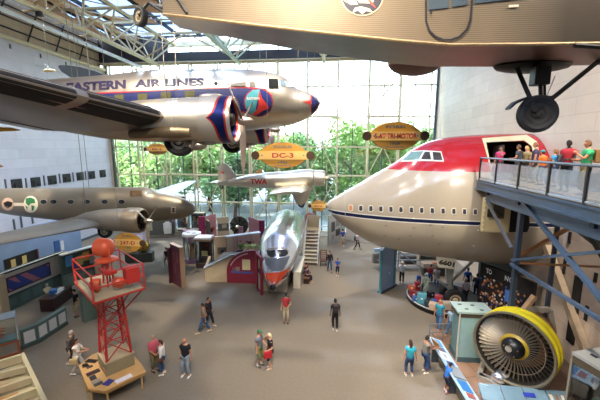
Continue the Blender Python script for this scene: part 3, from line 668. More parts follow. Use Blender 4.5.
K.part('tail_wheel_fork', MB().tube([tw+V((.0, -.1, 0)), tw+V((.28, -.05, .32)), yy(163, 8, 8.5)], .035, 8).tube([tw+V((.05, 0, 0)), yy(160, 16, 8.6)], .02, 6).tube([yy(151, 4, 8.7), yy(166, 14, 8.5)], .04, 6), DK, w=True)
K.part('tail_skid_cable', MB().tube([yy(176, -3, 7.96), yy(187, 13, 7.96)], .03, 6), P('1c1c22', .5), w=True)
# ---------------------------------------------------------------- jumbo jet nose
J = Thing('jumbo_jet_nose', 'huge red and cream jumbo jet nose section built into the right wall', 'airplane', (6, 20.5, 3))
OJ, DJ = V((-.32, 20.5)), V((1, 0))
JT = [(326.3, 204.8), (327.5, 202.8), (330, 200.3), (340, 194.4), (350, 188.5), (360, 182.8), (373, 175), (387, 167.2), (400, 159.2), (410, 151.2), (419, 146), (430, 141.3), (450, 137), (480, 134.7), (510, 133.8), (536, 133.2)]
JB = [(326.3, 205.6), (327.5, 209), (330, 212.5), (340, 222.5), (362, 237), (377, 243.8), (400, 249.5), (425, 254.3), (450, 257.2), (480, 260), (510, 262), (545, 264)]
JW = [(0, 0), (.1, .36), (.4, .8), (1, 1.3), (2, 1.88), (3, 2.3), (4, 2.62), (5, 2.84), (6.5, 3.08), (8, 3.2), (12, 3.25)]
def jfn(nt, x, y, z):
    z = z+3; a = mix(nt, z.gt(8.72), 'a89d8a', 'a81f26'); s = (z-6.12).abs()
    a = mix(nt, s.lt(.09), a, '1b2140'); return mix(nt, (s-.12).abs().lt(.025), a, 'd9d6cc')
JP = mat('jumbo_paint', fn=jfn, rough=.16, noise=.03, nscale=.5, spec=.6)
def jw(s, h): return interp(JW, s)
mb = fus(J, 'f', JT, JB, OJ, DJ, jw, JP, n=96, ns=150, s0=-.01, s1=11.5, lowc=.43, p=1.08)
OP = [(485.7, 142.6), (524, 140.8), (531.5, 146.5), (536, 165), (537, 182), (493.5, 184), (489.5, 165)]
def inside(x, y, pl):
    r = False; n = len(pl)
    for i in range(n):
        x0, y0 = pl[i]; x1, y1 = pl[i-1]
        if (y0 > y) != (y1 > y) and x < (x1-x0)*(y-y0)/(y1-y0)+x0: r = not r
    return r
def proj(p):
    v = V(p)-EYE; c = v.dot(FW); return 300+FPX*v.dot(RT)/c, 200-FPX*v.dot(UP)/c
bmesh.ops.recalc_face_normals(mb.b, faces=mb.b.faces)
tmp = BVHTree.FromBMesh(mb.b)
def cut(b):
    bad = [g for g in b.faces if g.calc_center_median().y < 20.4 and inside(*proj(g.calc_center_median()), OP)]
    bmesh.ops.delete(b, geom=bad, context='FACES')
cut(mb.b)
f = J.part('fuselage', mb, JP, w=True, smooth=40); BJ = tmp
mb = fus(J, 'l', JT, JB, OJ, DJ, jw, JP, n=96, ns=150, s0=7.4, s1=11.45, lowc=.43, p=1.08, shrink=.14); cut(mb.b)
J.part('cabin_lining', mb, mat('cabin_dark', '2f241f', .8), w=True)
J.part('cabin_floor', MB().box((9.3, 20.3, 8.32), (3.8, 4.6, .1)), P('5c4a3c', .9), w=True)
J.part('cabin_partition', MB().box((9.15, 19.4, 9.2), (.16, .9, 1.8)), P('4a3d36', .7), w=True)
OUT = [(481.8, 138.8), (526.5, 135.4), (536.5, 142), (541, 163), (542, 184), (496, 186), (489.5, 166)]
INN = [(486, 142.8), (523.8, 141), (531.2, 146.6), (535.7, 165), (536.7, 182), (494, 184), (490.2, 165)]
J.part('opening_frame', stick(ring_px(OUT[:4]+OUT[4:], INN), BJ, .04), P('d3c49a', .5), 'cream frame round the cut-out doorway', w=True)
for k in range(13):
    x = [350.9, 361, 371, 381, 391, 401, 411.5, 421.7, 432.2, 443, 453.7, 464.4, 475.2][k]; y = 208+k*.32; 
    wf = J.part('window_frame', stick(px_poly([(x-2.4+.9, y-3.4), (x+2.4-.9, y-3.4), (x+2.4, y-2.4), (x+2.4, y+2.4), (x+1.5, y+3.4), (x-1.5, y+3.4), (x-2.4, y+2.4), (x-2.4, y-2.4)]), BJ, .015), P('d2c9b8', .4), w=True)
    J.part('window_pane', stick(px_poly([(x-1.5, y-2.4), (x+1.5, y-2.4), (x+1.7, y+1.6), (x+1, y+2.5), (x-1, y+2.5), (x-1.7, y+1.6)]), BJ, .03), P('c98a5c', .3) if k == 0 else P('3d4248', .2), of=wf, w=True)
WS = [[(402.5, 160.5), (411.5, 152.3), (423.3, 151.6), (418.8, 159.6)], [(421, 159.3), (425, 152.2), (429.8, 152.2), (431, 159.6)], [(432.6, 152.2), (440.5, 152.8), (442.6, 160.4), (433.6, 159.9)]]
fr = dec(J, BJ, 'cockpit_window_frame', [(400.5, 162), (410, 151.3), (423.5, 150.4), (441.5, 151.5), (444, 161.9), (432, 161.3), (419.5, 161.2)], P('cdcdc2', .3), .012, 'pale cockpit window surround')
for k, pl in enumerate(WS): dec(J, BJ, 'cockpit_window', pl, P('6f8d88', .1) if k == 0 else P('3b3631', .15), .03, of=fr)
dec(J, BJ, 'radome_seam', band_px([(346, 192), (344.5, 200), (345, 212), (347.5, 227)], .4), P('a49d90', .5), .008)
for x, y in ((386, 225), (413.5, 227), (410, 234.5), (430, 224.5), (442.5, 226.5), (385, 235), (432.5, 235), (398.5, 238), (439, 243)):
    J.part('probe', stick(px_poly([(x-1.6, y+.5), (x+1.6, y-.7), (x+1.4, y+.6), (x-1.2, y+1.2)]), BJ, .06), P('7a7264', .4), w=True)
for x, y in ((473.5, 245.5), (478, 230)): dec(J, BJ, 'panel_mark', ell_pts(x, y, 1, .8, 8), P('dcd8c8', .5), .02)
dec(J, BJ, 'panel_seam', band_px([(479, 224), (478, 240), (474, 252), (466, 262)], .35), P('a59f92', .5), .008)
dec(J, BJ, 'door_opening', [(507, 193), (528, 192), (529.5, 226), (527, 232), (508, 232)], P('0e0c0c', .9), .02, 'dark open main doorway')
# opened plug door
d0, d1 = atY(482.5, 197, 16.9), atY(509, 233.5, 16.6)
c = (d0+d1)/2
dm = MB().box(c, (abs(d1.x-d0.x), .28, abs(d0.z-d1.z)), rz=-.08).bevel(.09, 3)
do = J.part('cabin_door', dm, P('b9ab86', .4), 'tan cabin door swung open', w=True, smooth=40)
m = MB(); m.box(c+V((.05, -.16, .25)), (.5, .06, .75)); m.tube([c+V((-.1, -.2, .3)), c+V((.25, -.24, .1)), c+V((.1, -.2, -.1))], .04, 6); J.part('door_mechanism', m, P('4b4031', .5), of=do, w=True)
m = MB().box(c+V((-.35, -.16, .15)), (.22, .08, .4)).box(c+V((-.3, -.16, .7)), (.18, .05, .12)); J.part('door_handle', m, P('2b2722', .5), of=do, w=True)
for k in range(7): J.part('hinge_bolt', MB().box(c+V((-.62, -.16, -.7+k*.24)), (.05, .03, .05)), P('d9cfae', .5), of=do, w=True)
# nose gear
ng = V((7.7, 20.45, .66))
for s in (-.42, .42): wheel(J, (ng.x, ng.y+s, .68), .64, .42, (0, 1, 0), hub='b8a888')
m = MB().tube([(ng.x, ng.y-.3, .68), (ng.x, ng.y+.3, .68)], .12, 10).tube([(ng.x, ng.y, .68), (ng.x-.25, ng.y, 1.9), (ng.x-.45, ng.y, 3.3)], .17, 10).tube([(ng.x-.2, ng.y, 1.6), (ng.x+1.2, ng.y, 3.2)], .09, 8).tube([(ng.x-.1, ng.y-.15, 1.1), (ng.x-1.3, ng.y-.2, 2.1)], .07, 8)
for s in (-.3, .3): m.tube([(ng.x-.25, ng.y+s, 1.6), (ng.x-.2, ng.y+s*1.4, 3.1)], .06, 8)
J.part('nose_gear_strut', m, P('8f8f88', .4), w=True, smooth=40)
q0 = [atY(436.5, 262.5, 19.4), atY(455.5, 266, 19.4), atY(453.5, 273, 19.4), atY(440.5, 266.5+1, 19.4)]
for s in (0, 1.7):
    g = J.part('gear_door', MB().prism([p+V((0, s, .0)) for p in (atY(436, 255, 19.0), atY(456.5, 255, 19.0), atY(455, 269.3, 19.0), atY(438, 266.3, 19.0))], (0, -.04, 0), (0, .04, 0)), P('cfc7b4', .4), 'nose gear door panel numbered 6601', w=True)
    if s == 0: 
        a = atY(446.8, 263.2, 18.93); r = (atY(455, 264.8, 18.93)-atY(438.5, 261.6, 18.93)); J.part('number', text_mb('6601', planeM(a, r, (.1, 0, 1)), r.length*.93, .05, .30), P('15130f', .6), of=g, w=True)
# ---------------------------------------------------------------- elevated walkway to the jet
W = Thing('walkway', 'elevated blue steel walkway with glass sides leading to the jet doorway', 'walkway', (8.6, 9, 0))
BLUE = mat('blue_steel', '4a5d74', .4, .1, noise=.1); BLUED = mat('blue_steel_dark', '343f4e', .45, .1, noise=.1)
x0, x1, y0, y1 = 7.45, 9.75, -6, 17.55
W.part('deck', MB().box(((x0+x1)/2, (y0+y1)/2, 8.28), (x1-x0, y1-y0, .14)), P('8f7f68', .8), w=True)
W.part('kick_plate', MB().box((x0+.1, (y0+y1)/2, 8.42), (.1, y1-y0, .16)), P('a98f6e', .6), 'tan inner kick plate', w=True)
for x in (x0, x1):
    W.part('edge_beam', MB().box((x, (y0+y1)/2-.1, 8.1), (.22, y1-y0, .42)).box((x-.13, (y0+y1)/2-.1, 7.93), (.1, y1-y0, .06)).box((x-.13, (y0+y1)/2-.1, 8.29), (.1, y1-y0, .05)), BLUE, w=True)
W.part('main_beam', MB().box((x0+.25, (y0+16.8)/2, 7.6), (.3, 16.8-y0, .42)), BLUE, w=True)
W.part('main_beam', MB().box((x1-.25, (y0+16.8)/2, 7.6), (.3, 16.8-y0, .42)), BLUED, w=True)
for y in (3, 6.5, 10, 13.9, 16.6): W.part('cross_beam', MB().box(((x0+x1)/2, y, 7.85), (x1-x0, .18, .3)), BLUED, w=True)
ys = [17.4, 15.75, 13.9, 12.05, 10.35, 8.6, 6.9, 5.1, 3.3, 1.5, -.3, -2.1, -4]
GP = frost('rail_glass', 'c3ccd2', df=.34)
for x in (x0, x1):
    for y in ys: W.part('rail_post', MB().box((x-.02, y, 8.9), (.09, .08, 1.12)), mat('dark_bronze', '2b2a2a', .4, .3), w=True)
    for a, b in zip(ys, ys[1:]): W.part('glass_panel', MB().box((x-.02, (a+b)/2, 8.83), (.02, abs(a-b)-.16, .9)), GP, w=True)
    W.part('handrail', MB().tube([(x-.02, ys[0]+.02, 9.47), (x-.02, -5, 9.47)], .045, 10), mat('rail_metal', '6d7680', .35, .5), w=True)
    W.part('lower_rail', MB().box((x-.02, (ys[0]-5)/2, 8.4), (.05, ys[0]+5, .06)), P('a9b4bd', .4), w=True)
S = Thing('walkway_support', 'blue and dark braced steel frame holding up the walkway', 'steel frame', (8.6, 13.8, 0))
xa, xb = 7.7, 9.55
S.part('column', MB().box((xa, 13.95, 3.7), (.17, .2, 7.4)), BLUED, w=True); S.part('column', MB().box((xb, 14.6, 3.7), (.14, .14, 7.4)), BLUED, w=True)
for a in ((7.6, 5.9), ): pass
def br(p, q, w, m, n='brace'): S.part(n, MB().bar(p, q, w, w*.9), m, w=True)
X5 = 7.5
def ax(x, y, X=X5): return atX(x, y, X)
br(ax(486, 199), ax(511.5, 248), .1, mat('blue_brown_steel', '5b5e66', .4), 'brace')
br(ax(520, 198), ax(604, 303), .14, BLUE); br(ax(512, 260), ax(604, 251.5), .1, BLUE); br(ax(511, 264), ax(604, 322), .12, BLUE)
BRZ = mat('bronze_steel', '9c6a41', .4, .3)
br(ax(516, 258, 9.5), ax(590, 216, 9.5), .14, BRZ); br(ax(516, 263, 9.5), ax(604, 267, 9.5), .1, BRZ); br(ax(540, 201, 9.5), ax(606, 252, 9.5), .14, mat('brown_steel', '4c3a30', .5)); br(ax(580, 214, 9.5), ax(608, 262, 9.5), .22, BLACK)
S.part('column', MB().box((xa, 4.6, 3.7), (.17, .2, 7.4)), BLUED, w=True); S.part('column', MB().box((xb, 4.6, 3.7), (.17, .2, 7.4)), BLUED, w=True)
T_ = MB().bar(ax(547, 246, 11.0), ax(588, 358, 11.0), .3, .28); single('timber_beam', T_, mat('pale_timber', 'b39e83', .7, noise=.2), 'long cream beam leaning against the right wall behind the braces', 'beam')
# ---------------------------------------------------------------- red-nosed polished airliner front
D7 = Thing('airliner_nose', 'polished airliner front section with orange-red nose standing in mid hall', 'airplane', (-3.7, 22, 0))
O7, D7d = V((-3.5, 18.95)), V((-.045, 1)).normalized(); N7 = V((-D7d.y, D7d.x)); rs = []
prof = catmull([(0, .03, 1.45), (.12, .17, 1.5), (.45, .40, 1.62), (1.0, .68, 1.83), (1.8, .98, 2.1), (2.6, 1.2, 2.35), (3.4, 1.38, 2.62), (4.4, 1.52, 2.72), (6, 1.62, 2.75), (8, 1.64, 2.76), (10.2, 1.64, 2.78)], 6)
for s, r, zc in prof:
    rs.append([V((O7.x+D7d.x*s+N7.x*r*math.cos(t*PI/20), O7.y+D7d.y*s+N7.y*r*math.cos(t*PI/20), zc+r*math.sin(t*PI/20)*(1.02 if s > 3 else 1))) for t in range(40)])
m7 = MB().rings(rs); bmesh.ops.triangulate(m7.b, faces=m7.b.faces[:])
f = D7.part('fuselage', m7, CHROME, w=True, smooth=40); B7 = bvh_of(f, D7.M)
OR = P('cf4a26', .3)
dec(D7, B7, 'nose_paint', [(255, 272.5), (265, 273.2), (273.5, 272.6), (281, 272), (290, 267.5), (296, 263.5), (302, 257.5), (308, 262), (296, 280), (284, 292), (272, 300), (262, 290)], OR, .01, 'orange-red lower nose')
dec(D7, B7, 'antiglare_panel', [(264.2, 256.5), (270, 258.2), (280, 258.2), (290, 255.8), (286.5, 264), (280.3, 271), (272, 271.3), (266.5, 265)], P('5f6672', .5), .012, 'grey anti-glare panel')
for pl in ([(266.8, 250.6), (275.3, 249.9), (275.8, 256), (271, 257.5), (267.5, 255.2)], [(277.3, 249.9), (286.6, 249.8), (288.3, 253.6), (285, 256), (277.6, 257.2)]):
    dec(D7, B7, 'cockpit_window', pl, P('2c2c2f', .12), .015)
dec(D7, B7, 'window_surround', band_px([(265.5, 251.5), (269, 248.6), (276.4, 248.2), (285, 248.3), (289.5, 252)], 1.0), P('93806c', .3), .018)
D7.part('radome_tip', MB().ell((O7.x, 18.98, 1.47), (.2, .2, .2)), P('17151a', .5), w=True, smooth=60)
D7.part('lettering', stick(px_text('AMERICAN', 281.5, 300.5, 277.5, 280.8, .02, -15), B7, .02), P('2b2a55', .5), 'dark blue airline lettering', w=True)
dec(D7, B7, 'lightning_stripe', [(281, 285), (296, 269), (300.5, 262), (300, 266), (293, 276), (283, 287)], P('c9ccd2', .3), .013)
D7.part('support_stand', MB().box((-3.95, 24.8, .62), (1.9, 6.5, 1.24)), P('b7ad9a', .7), w=True)
D7.part('plinth', MB().box((-2.35, 23.9, .6), (.5, 3.4, 1.2)).box((-2.35, 23.9, 1.23), (.6, 3.5, .06)), P('cfc8b8', .6), w=True)
# ---------------------------------------------------------------- hanging oval signs
def sign(px0, px1, pcy, hy, Y, l1, l2, l3, l4, label, zt=19):
    a, b = atY(px0, pcy, Y), atY(px1, pcy, Y); c = (a+b)/2; w = (b-a).length; h = abs(atY(px0, pcy-hy, Y).z-atY(px0, pcy+hy, Y).z)
    T = Thing('hanging_sign', label, 'sign', c, 0, 'oval aircraft name signs')
    OC = P('b58530', .5); n = 40
    T.part('oval_board', MB().rings([[V((w*.385*math.cos(t*2*PI/n), y, h/2*math.sin(t*2*PI/n))) for t in range(n)] for y in (-.03, .03)]).bevel(.006, 1), OC)
    T.part('board_rim', MB().rings([[V((w*(.385+k)*math.cos(t*2*PI/n), y, (h/2+w*k)*math.sin(t*2*PI/n))) for t in range(n)] for k, y in ((0, -.028), (.006, -.02), (.006, .02), (0, .028))], cap=(False, False)), P('7a4a25', .5))
    r = h*.165; pts = [(-w/2+r+r*math.cos(PI/2+t*PI/10), r*math.sin(PI/2+t*PI/10)) for t in range(11)]+[(w/2-r+r*math.cos(-PI/2+t*PI/10), r*math.sin(-PI/2+t*PI/10)) for t in range(11)]
    T.part('name_bar', MB().rings([[V((x, y, z)) for x, z in pts] for y in (-.07, -.035)]), P('d4ad62', .5))
    for s in (-1, 1):
        T.part('end_knob', MB().lathe([(r*.9, 0), (r*1.0, .02), (r*1.0, .05)], 20, axisM((s*(w/2-r*.7), -.035, 0), (0, -1, 0))), P('3f2a18', .5))
        T.part('star', MB().lathe([(r*.22, 0), (.001, .01)], 5, axisM((s*(w/2-r*2.3), -.071, 0), (0, -1, 0))), P('2b6f9e', .5))
    pm = lambda z, k=-.074: planeM((0, k, z), (1, 0, 0), (0, 0, 1))
    T.part('name_lettering', text_mb(l2, pm(0), min(w*.66, w*.088*len(l2)), .03, h*.19), P('a3272c', .5), 'red lettering')
    for t, z, ww, hh in ((l1, h*.335, w*.3, h*.1), (l3, -h*.28, w*.15, h*.1), (l4, -h*.4, w*.28, h*.065)):
        T.part('small_lettering', text_mb(t, pm(z, -.033), ww, .02, hh), P('2d5670', .5), 'blue lettering')
    for s in (-1, 1): T.part('cable', MB().tube([(s*w*.25, 0, h*.36), (s*w*.25, 0, zt-c.z)], .008, 5), CABLE)
    return T
sign(363.5, 427.5, 136, 13.6, 11.5, 'FORD', '5-AT TRI-MOTOR', '1928', 'Entered Service', 'oval hanging sign reading 5-AT TRI-MOTOR above the jumbo jet nose')
sign(253, 313.5, 155.3, 12.6, 12.2, 'DOUGLAS', 'DC-3', '1936', 'Entered Service', 'oval hanging sign reading DC-3 above the small silver mail plane')
sign(111, 145.5, 242.6, 9.6, 15.6, 'BOEING', '247-D', '1933', 'Entered Service', 'oval hanging sign reading 247-D beside the red beacon lamp')
sign(144.5, 170.5, 149.3, 5.6, 22, 'PITCAIRN', 'PA-5', '1927', 'Entered Service', 'small oval hanging sign reading PA-5 below the silver wing')
sign(308.5, 328.5, 206, 5.3, 27, 'NORTHROP', 'ALPHA', '1930', 'Entered Service', 'small oval hanging sign reading ALPHA at the tip of the jumbo jet nose')
T = Thing('hanging_wing', 'blue-grey leaf-shaped airplane tail surface hanging behind the silver airliner', 'wing', atY(85, 71, 26))
ps = [atY(x, y, 26) for x, y in ((58.7, 65.6), (61, 65.2), (68, 65.4), (80, 67), (95, 71), (109, 77), (108, 82), (95, 82), (80, 80), (70, 77), (62, 72), (59, 68))]
T.part('skin', MB().prism(ps, (0, -.08, 0), (0, .08, 0)).bevel(.05, 2), P('5b6672', .5), w=True, smooth=40)
for i in (3, 4): T.part('cable', MB().tube([ps[i], (ps[i].x, ps[i].y, 19)], .012, 5), CABLE, w=True)
T = Thing('model_glider', 'tiny pale bird-like model aircraft hanging high by the left wall', 'model airplane', atY(49, 70.5, 22))
T.part('body', MB().ell((0, 0, 0), (.5, .1, .1)), P('c9b27c', .5), smooth=60)
T.part('wing', MB().prism([(-.15, 0, .05), (.1, 0, .05), (-.25, 0, .45), (-.35, 0, .45)], (0, -.01, 0), (0, .01, 0)).prism([(.1, -1, .1), (-.1, 1, .1), (-.2, 1, .12), (-.05, -1, .12)], (0, 0, -.01), (0, 0, .01)), P('9aa5a8', .5))
T.part('cable', MB().tube([(0, 0, 0), (0, 0, 19-atY(49, 70.5, 22).z)], .012, 5), CABLE)
c = atY(10, 129.5, 9)
single('yellow_blade', MB().rings([[atY(x, y, 9+dy) for x, y, dy in q] for q in ([(-22, 126, 0), (-22, 129, .1), (-22, 132.5, 0), (-22, 129, -.1)], [(12, 127.6, 0), (12, 129, .06), (12, 131.2, 0), (12, 129, -.06)], [(20.5, 129.8, 0), (20.5, 130, .02), (20.5, 130.5, 0), (20.5, 130, -.02)])]), P('e6a91e', .4), 'bright yellow tapered wing tip poking in at the left edge', 'wing tip', smooth=40, loc=c)
single('orange_tip', MB().rings([[atY(x, y, 17+dy) for x, y, dy in q] for q in ([(-9, 162, 0), (-9, 166, .2), (-9, 170.5, 0), (-9, 166, -.2)], [(3.5, 166, 0), (3.5, 166.3, .02), (3.5, 166.6, 0), (3.5, 166.3, -.02)])]), P('d98a25', .5), 'small orange pointed tip at the far left edge', 'wing tip', smooth=40, loc=atY(0, 166, 17))
# ---------------------------------------------------------------- red airway beacon tower
RED = mat('beacon_red', 'b3302a', .45, noise=.08); ORA = mat('beacon_orange', 'd05a3a', .4, noise=.08)
BC = (-9.05, 12.05, 0); T = Thing('beacon_tower', 'red steel lattice beacon tower with orange lamp on top', 'tower', BC, math.radians(-38.4))
T.part('plinth', MB().box((0, 0, .66), (1.08, 1.1, 1.32)).bevel(.02), P('8c8468', .7), 'khaki concrete plinth')
T.part('plinth_edge', MB().box((0, 0, 1.34), (1.1, 1.12, .05)), P('b7a583', .7))
T.part('notice', MB().box((-.35, -.56, .75), (.2, .02, .26)), P('c9966b', .6)); T.part('notice', MB().box((.3, -.56, 1.0), (.28, .02, .07)), P('c07a50', .6))
b, t, z0, z1 = .47, .33, 1.36, 4.25
crn = [(-1, -1), (1, -1), (1, 1), (-1, 1)]
def leg(c, z): k = b+(t-b)*(z-z0)/(z1-z0); return V((c[0]*k, c[1]*k, z))
for c in crn: T.part('leg', MB().bar(leg(c, z0), leg(c, z1), .07), RED)
zs = [z0, 2.2, 2.95, 3.6, z1]
for i in range(4):
    c, d = crn[i], crn[(i+1) % 4]; m = MB()
    for za, zb in zip(zs, zs[1:]):
        m.bar(leg(c, za), leg(d, zb), .035); m.bar(leg(d, za), leg(c, zb), .035); m.bar(leg(c, zb), leg(d, zb), .035)
    T.part('lattice', m, RED)
T.part('platform', MB().box((0, 0, 4.4), (2.75, 1.8, .07)), mat('planks', fn=lambda nt, x, y, z: mix(nt, (x*6).fract().lt(.08), 'a59a80', '5a5140'), rough=.8, noise=.15))
m = MB()
for x in (-1.35, 1.35): m.bar((x, -.9, 4.38), (x, .9, 4.38), .07)
for y in (-.9, .9): m.bar((-1.35, y, 4.38), (1.35, y, 4.38), .07)
for c in crn:
    m.bar(leg(c, 3.3), (c[0]*1.3, c[1]*.85, 4.35), .05); m.bar(leg(c, 3.6), (c[0]*.5, c[1]*.85, 4.35), .04)
T.part('platform_frame', m, RED)
for x, y in ((-1.35, -.9), (1.35, -.9), (1.35, .9), (-1.35, .9)): T.part('railing_post', MB().bar((x, y, 4.4), (x, y, 5.4), .05), RED)
m = MB()
for z in (4.92, 5.4):
    for y in (-.9, .9): m.bar((-1.35, y, z), (1.35, y, z), .045)
    m.bar((-1.35, -.9, z), (-1.35, .9, z), .045); m.bar((1.35, -.9, z), (1.35, .9, z), .045)
m.bar((-1.35, -.9, 4.9), (-.9, -.9, 4.4), .04); m.bar((1.35, .9, 4.4), (1.35, .2, 5.4), .03)
T.part('railing', m, RED)
st = T.part('lamp_stand', MB().box((0, 0, 5.02), (.95, .42, .1)).bar((-.3, -.12, 4.43), (-.2, -.1, 5), .06).bar((.3, -.12, 4.43), (.2, -.1, 5), .06).bar((-.3, .14, 4.43), (-.2, .1, 5), .06).bar((.3, .14, 4.43), (.2, .1, 5), .06), RED)
T.part('turntable', MB().lathe([(.38, 5.42), (.42, 5.46), (.42, 5.52), (.3, 5.58), (.12, 5.62)], 24).tube([(0, 0, 5.05), (0, 0, 5.45)], .07, 8).tube([(.2, .1, 5.05), (.25, .12, 5.45)], .03, 6).tube([(-.2, -.1, 5.05), (-.25, -.12, 5.45)], .03, 6), ORA, of=st, smooth=40)
ld = V((-.8, -.6, .05)).normalized(); lc = V((0, 0, 6.0))
T.part('lamp_housing', MB().lathe([(.24, -.36), (.33, -.34), (.365, -.30), (.365, .10), (.35, .13), (.31, .22), (.2, .30), (.08, .33)], 32, axisM(lc, -ld)), ORA, of=st, smooth=40)
T.part('lamp_glass', MB().lathe([(.32, -.35), (.25, -.38), (.02, -.39)], 32, axisM(lc, -ld)), P('c4533a', .3), of=st, smooth=60)
T.part('lamp_bracket', MB().tube([lc+V((-.42, 0, 0)), lc+V((-.4, 0, -.35)), V((0, 0, 5.6)), lc+V((.4, 0, -.35)), lc+V((.42, 0, 0))], .03, 6), ORA, of=st)
T.part('control_box', MB().box((1.2, .5, 5.05), (.42, .5, .62)).bevel(.02), RED); T.part('box_conduit', MB().tube([(1.2, .5, 4.75), (1.2, .5, 4.42)], .03, 6), P('8c8c84', .5))
T.part('course_lamp', MB().lathe([(.22, -.16), (.24, -.12), (.24, .1), (.12, .2)], 20, axisM((.6, -.62, 4.78), (-.5, -1, .1))).bar((.6, -.6, 4.43), (.6, -.6, 4.6), .08), ORA, 'orange course lamp on the platform corner', smooth=40)
T.part('course_lamp', MB().lathe([(.2, -.16), (.22, -.12), (.22, .1), (.12, .2)], 20, axisM((.95, .1, 4.75), (1, .3, .1))), ORA, 'orange course lamp on the platform corner', smooth=40)
# display desk round it
T = Thing('display_desk', 'wooden angled reading desk wrapped round the foot of the red beacon tower', 'desk', BC, math.radians(-38.4))
WOOD = mat('maple_wood', 'c79d64', .45, noise=.12, nscale=4)
def desk_pts(z, k=1.0): return [V((-1.55*k, -.55*k, z)), V((-1.1*k, -1.15*k, z)), V((.75*k, -1.25*k, z)), V((1.35*k, -.85*k, z)), V((1.35*k, .7*k, z)), V((.7, .75, z)), V((-.7, .75, z)), V((-1.55*k, .5*k, z))]
T.part('top', MB().prism(desk_pts(.72), (0, 0, 0), (0, 0, .06)), WOOD)
T.part('apron', MB().prism([p+V((0, 0, 0)) for p in desk_pts(.6, .96)], (0, 0, 0), (0, 0, .12)), WOOD)
for x, y in ((-1.0, -1.02), (-.2, -1.12), (.65, -1.15), (1.22, -.75), (1.22, .55), (-1.4, -.45), (-1.4, .4)): T.part('leg', MB().box((x, y, .3), (.06, .06, .6)), WOOD)
for x, y, w, h, a, cc in ((-1.05, -.68, .5, .22, .65, '1f1a18'), (-.85, -.95, .16, .22, 0, '2a2320'), (-.66, -.85, .16, .22, 0, '453a33'), (-.98, -.95, .16, .2, 0, '3a3330'), (-.15, -.85, .26, .48, 0, '3b2520'), (.2, -.95, .32, .22, 0, '2e3236'), (.55, -.92, .24, .3, 0, '8f8a80'), (.75, -.9, .18, .3, 0, '4a4a48'), (.95, -.6, .3, .34, .5, '3a3f8a'), (-.85, -1.02, .2, .1, 0, 'b9a27c'), (1.15, -.1, .25, .6, 0, 'ddd9e4')):
    T.part('picture', MB().box((x, y, .79), (w, h, .015), rz=a), P(cc, .4))
# ---------------------------------------------------------------- low displays and walls
def bx(name, c, d, cc, label, cat, rz=0, group=None): return single(name, MB().box((0, 0, 0), d, rz=0), P(cc, .6) if isinstance(cc, str) else cc, label, cat, group, loc=None)
class Ex(Thing):                             # an exhibit: local origin at its foot
    def b(s, name, c, d, cc, rz=0, label=None, of=None, bev=0, rough=.55, rx=0):
        m = MB().box(c, d, rz=rz, rx=rx)
        if bev: m.bevel(bev)
        return s.part(name, m, P(cc, rough) if isinstance(cc, str) else cc, label, of)
    def pics(s, w, z0, z1, y, n, seed, names='picture', pal=('3a3f45', '8a6a52', 'c9c2b5', '2a4f7a', '9c4a3a')):
        q = random.Random(seed)
        for i in range(n):
            a = w*(.12+.2*q.random()); h = (z1-z0)*(.2+.3*q.random()); s.b(names, ((q.random()-.5)*(w-a), y, z0+h/2+q.random()*(z1-z0-h)), (a, .02, h), q.choice(pal))
def face(p, q): return math.atan2(q[1]-p[1], q[0]-p[0])
def between(name, label, cat, p, q, group=None):   # exhibit whose front (-Y local) runs from p to q
    T = Ex(name, label, cat, ((p[0]+q[0])/2, (p[1]+q[1])/2, 0), face(p, q), group); T.L = math.hypot(q[0]-p[0], q[1]-p[1]); return T
GL = glass('case_glass', 'eef4f3', .1)
# pair of blue upright panels
T = Ex('upright_panel', 'tall pale blue exhibit panel with curved top under the jumbo jet nose', 'exhibit panel', (4.0, 22.6, 0), math.radians(50), 'blue upright panels')
def archpanel(T, w, h, th, c, rise=.25, name='board', of=None, x=0, y=0, slope=0):
    n = 10; pts = [V((x-w/2, y, 0)), V((x+w/2, y, 0))]+[V((x+w/2-w*i/n, y, h+rise*math.sin(PI*(i/n)*(.5 if slope else 1)+(0 if slope != 2 else PI/2)))) for i in range(n+1)]
    return T.part(name, MB().prism(pts, (0, -th/2, 0), (0, th/2, 0)), P(c, .5), of=of)
archpanel(T, 1.6, 3.1, .1, '8ba2c2'); T.b('edge', (-.84, 0, 1.55), (.08, .16, 3.1), '3f8a94', label='teal edge'); T.b('edge', (.84, 0, 1.6), (.08, .16, 3.2), '3f8a94', label='teal edge')
T.b('mark', (.2, -.07, 1.2), (.08, .02, .12), 'e8e4da'); T.b('kick_base', (0, 0, .05), (1.7, .4, .1), '2a3138')
T = Ex('upright_panel', 'narrower teal exhibit panel directly behind the pale blue one', 'exhibit panel', (4.6, 23.4, 0), math.radians(50), 'blue upright panels')
archpanel(T, .45, 2.9, .12, '5a94ac', .1); T.b('kick_base', (0, 0, .05), (.5, .4, .1), '2a3138'); T.b('mark', (0, -.08, 1.5), (.2, .02, .1), 'b9d2d8')
# maroon upright panels, left
T = Ex('upright_panel', 'maroon exhibit panel with tan edge standing alone in the left aisle', 'exhibit panel', (-11.05, 21.95, 0), math.radians(-38), 'maroon upright panels')
T.b('board', (0, 0, 1.5), (1.5, .22, 3.0), '6a2f3d'); T.b('edge', (.8, 0, 1.5), (.12, .3, 3.05), 'a3876b', label='tan edge'); T.b('top', (0, 0, 3.03), (1.6, .3, .06), 'c9b7ae')
T.b('wing', (-.8, .05, 1.35), (.12, .7, 2.7), '4b2131', label='dark plum side wing'); T.pics(1.2, .8, 2.6, -.12, 4, 5, pal=('7d4650', '8d5a60'))
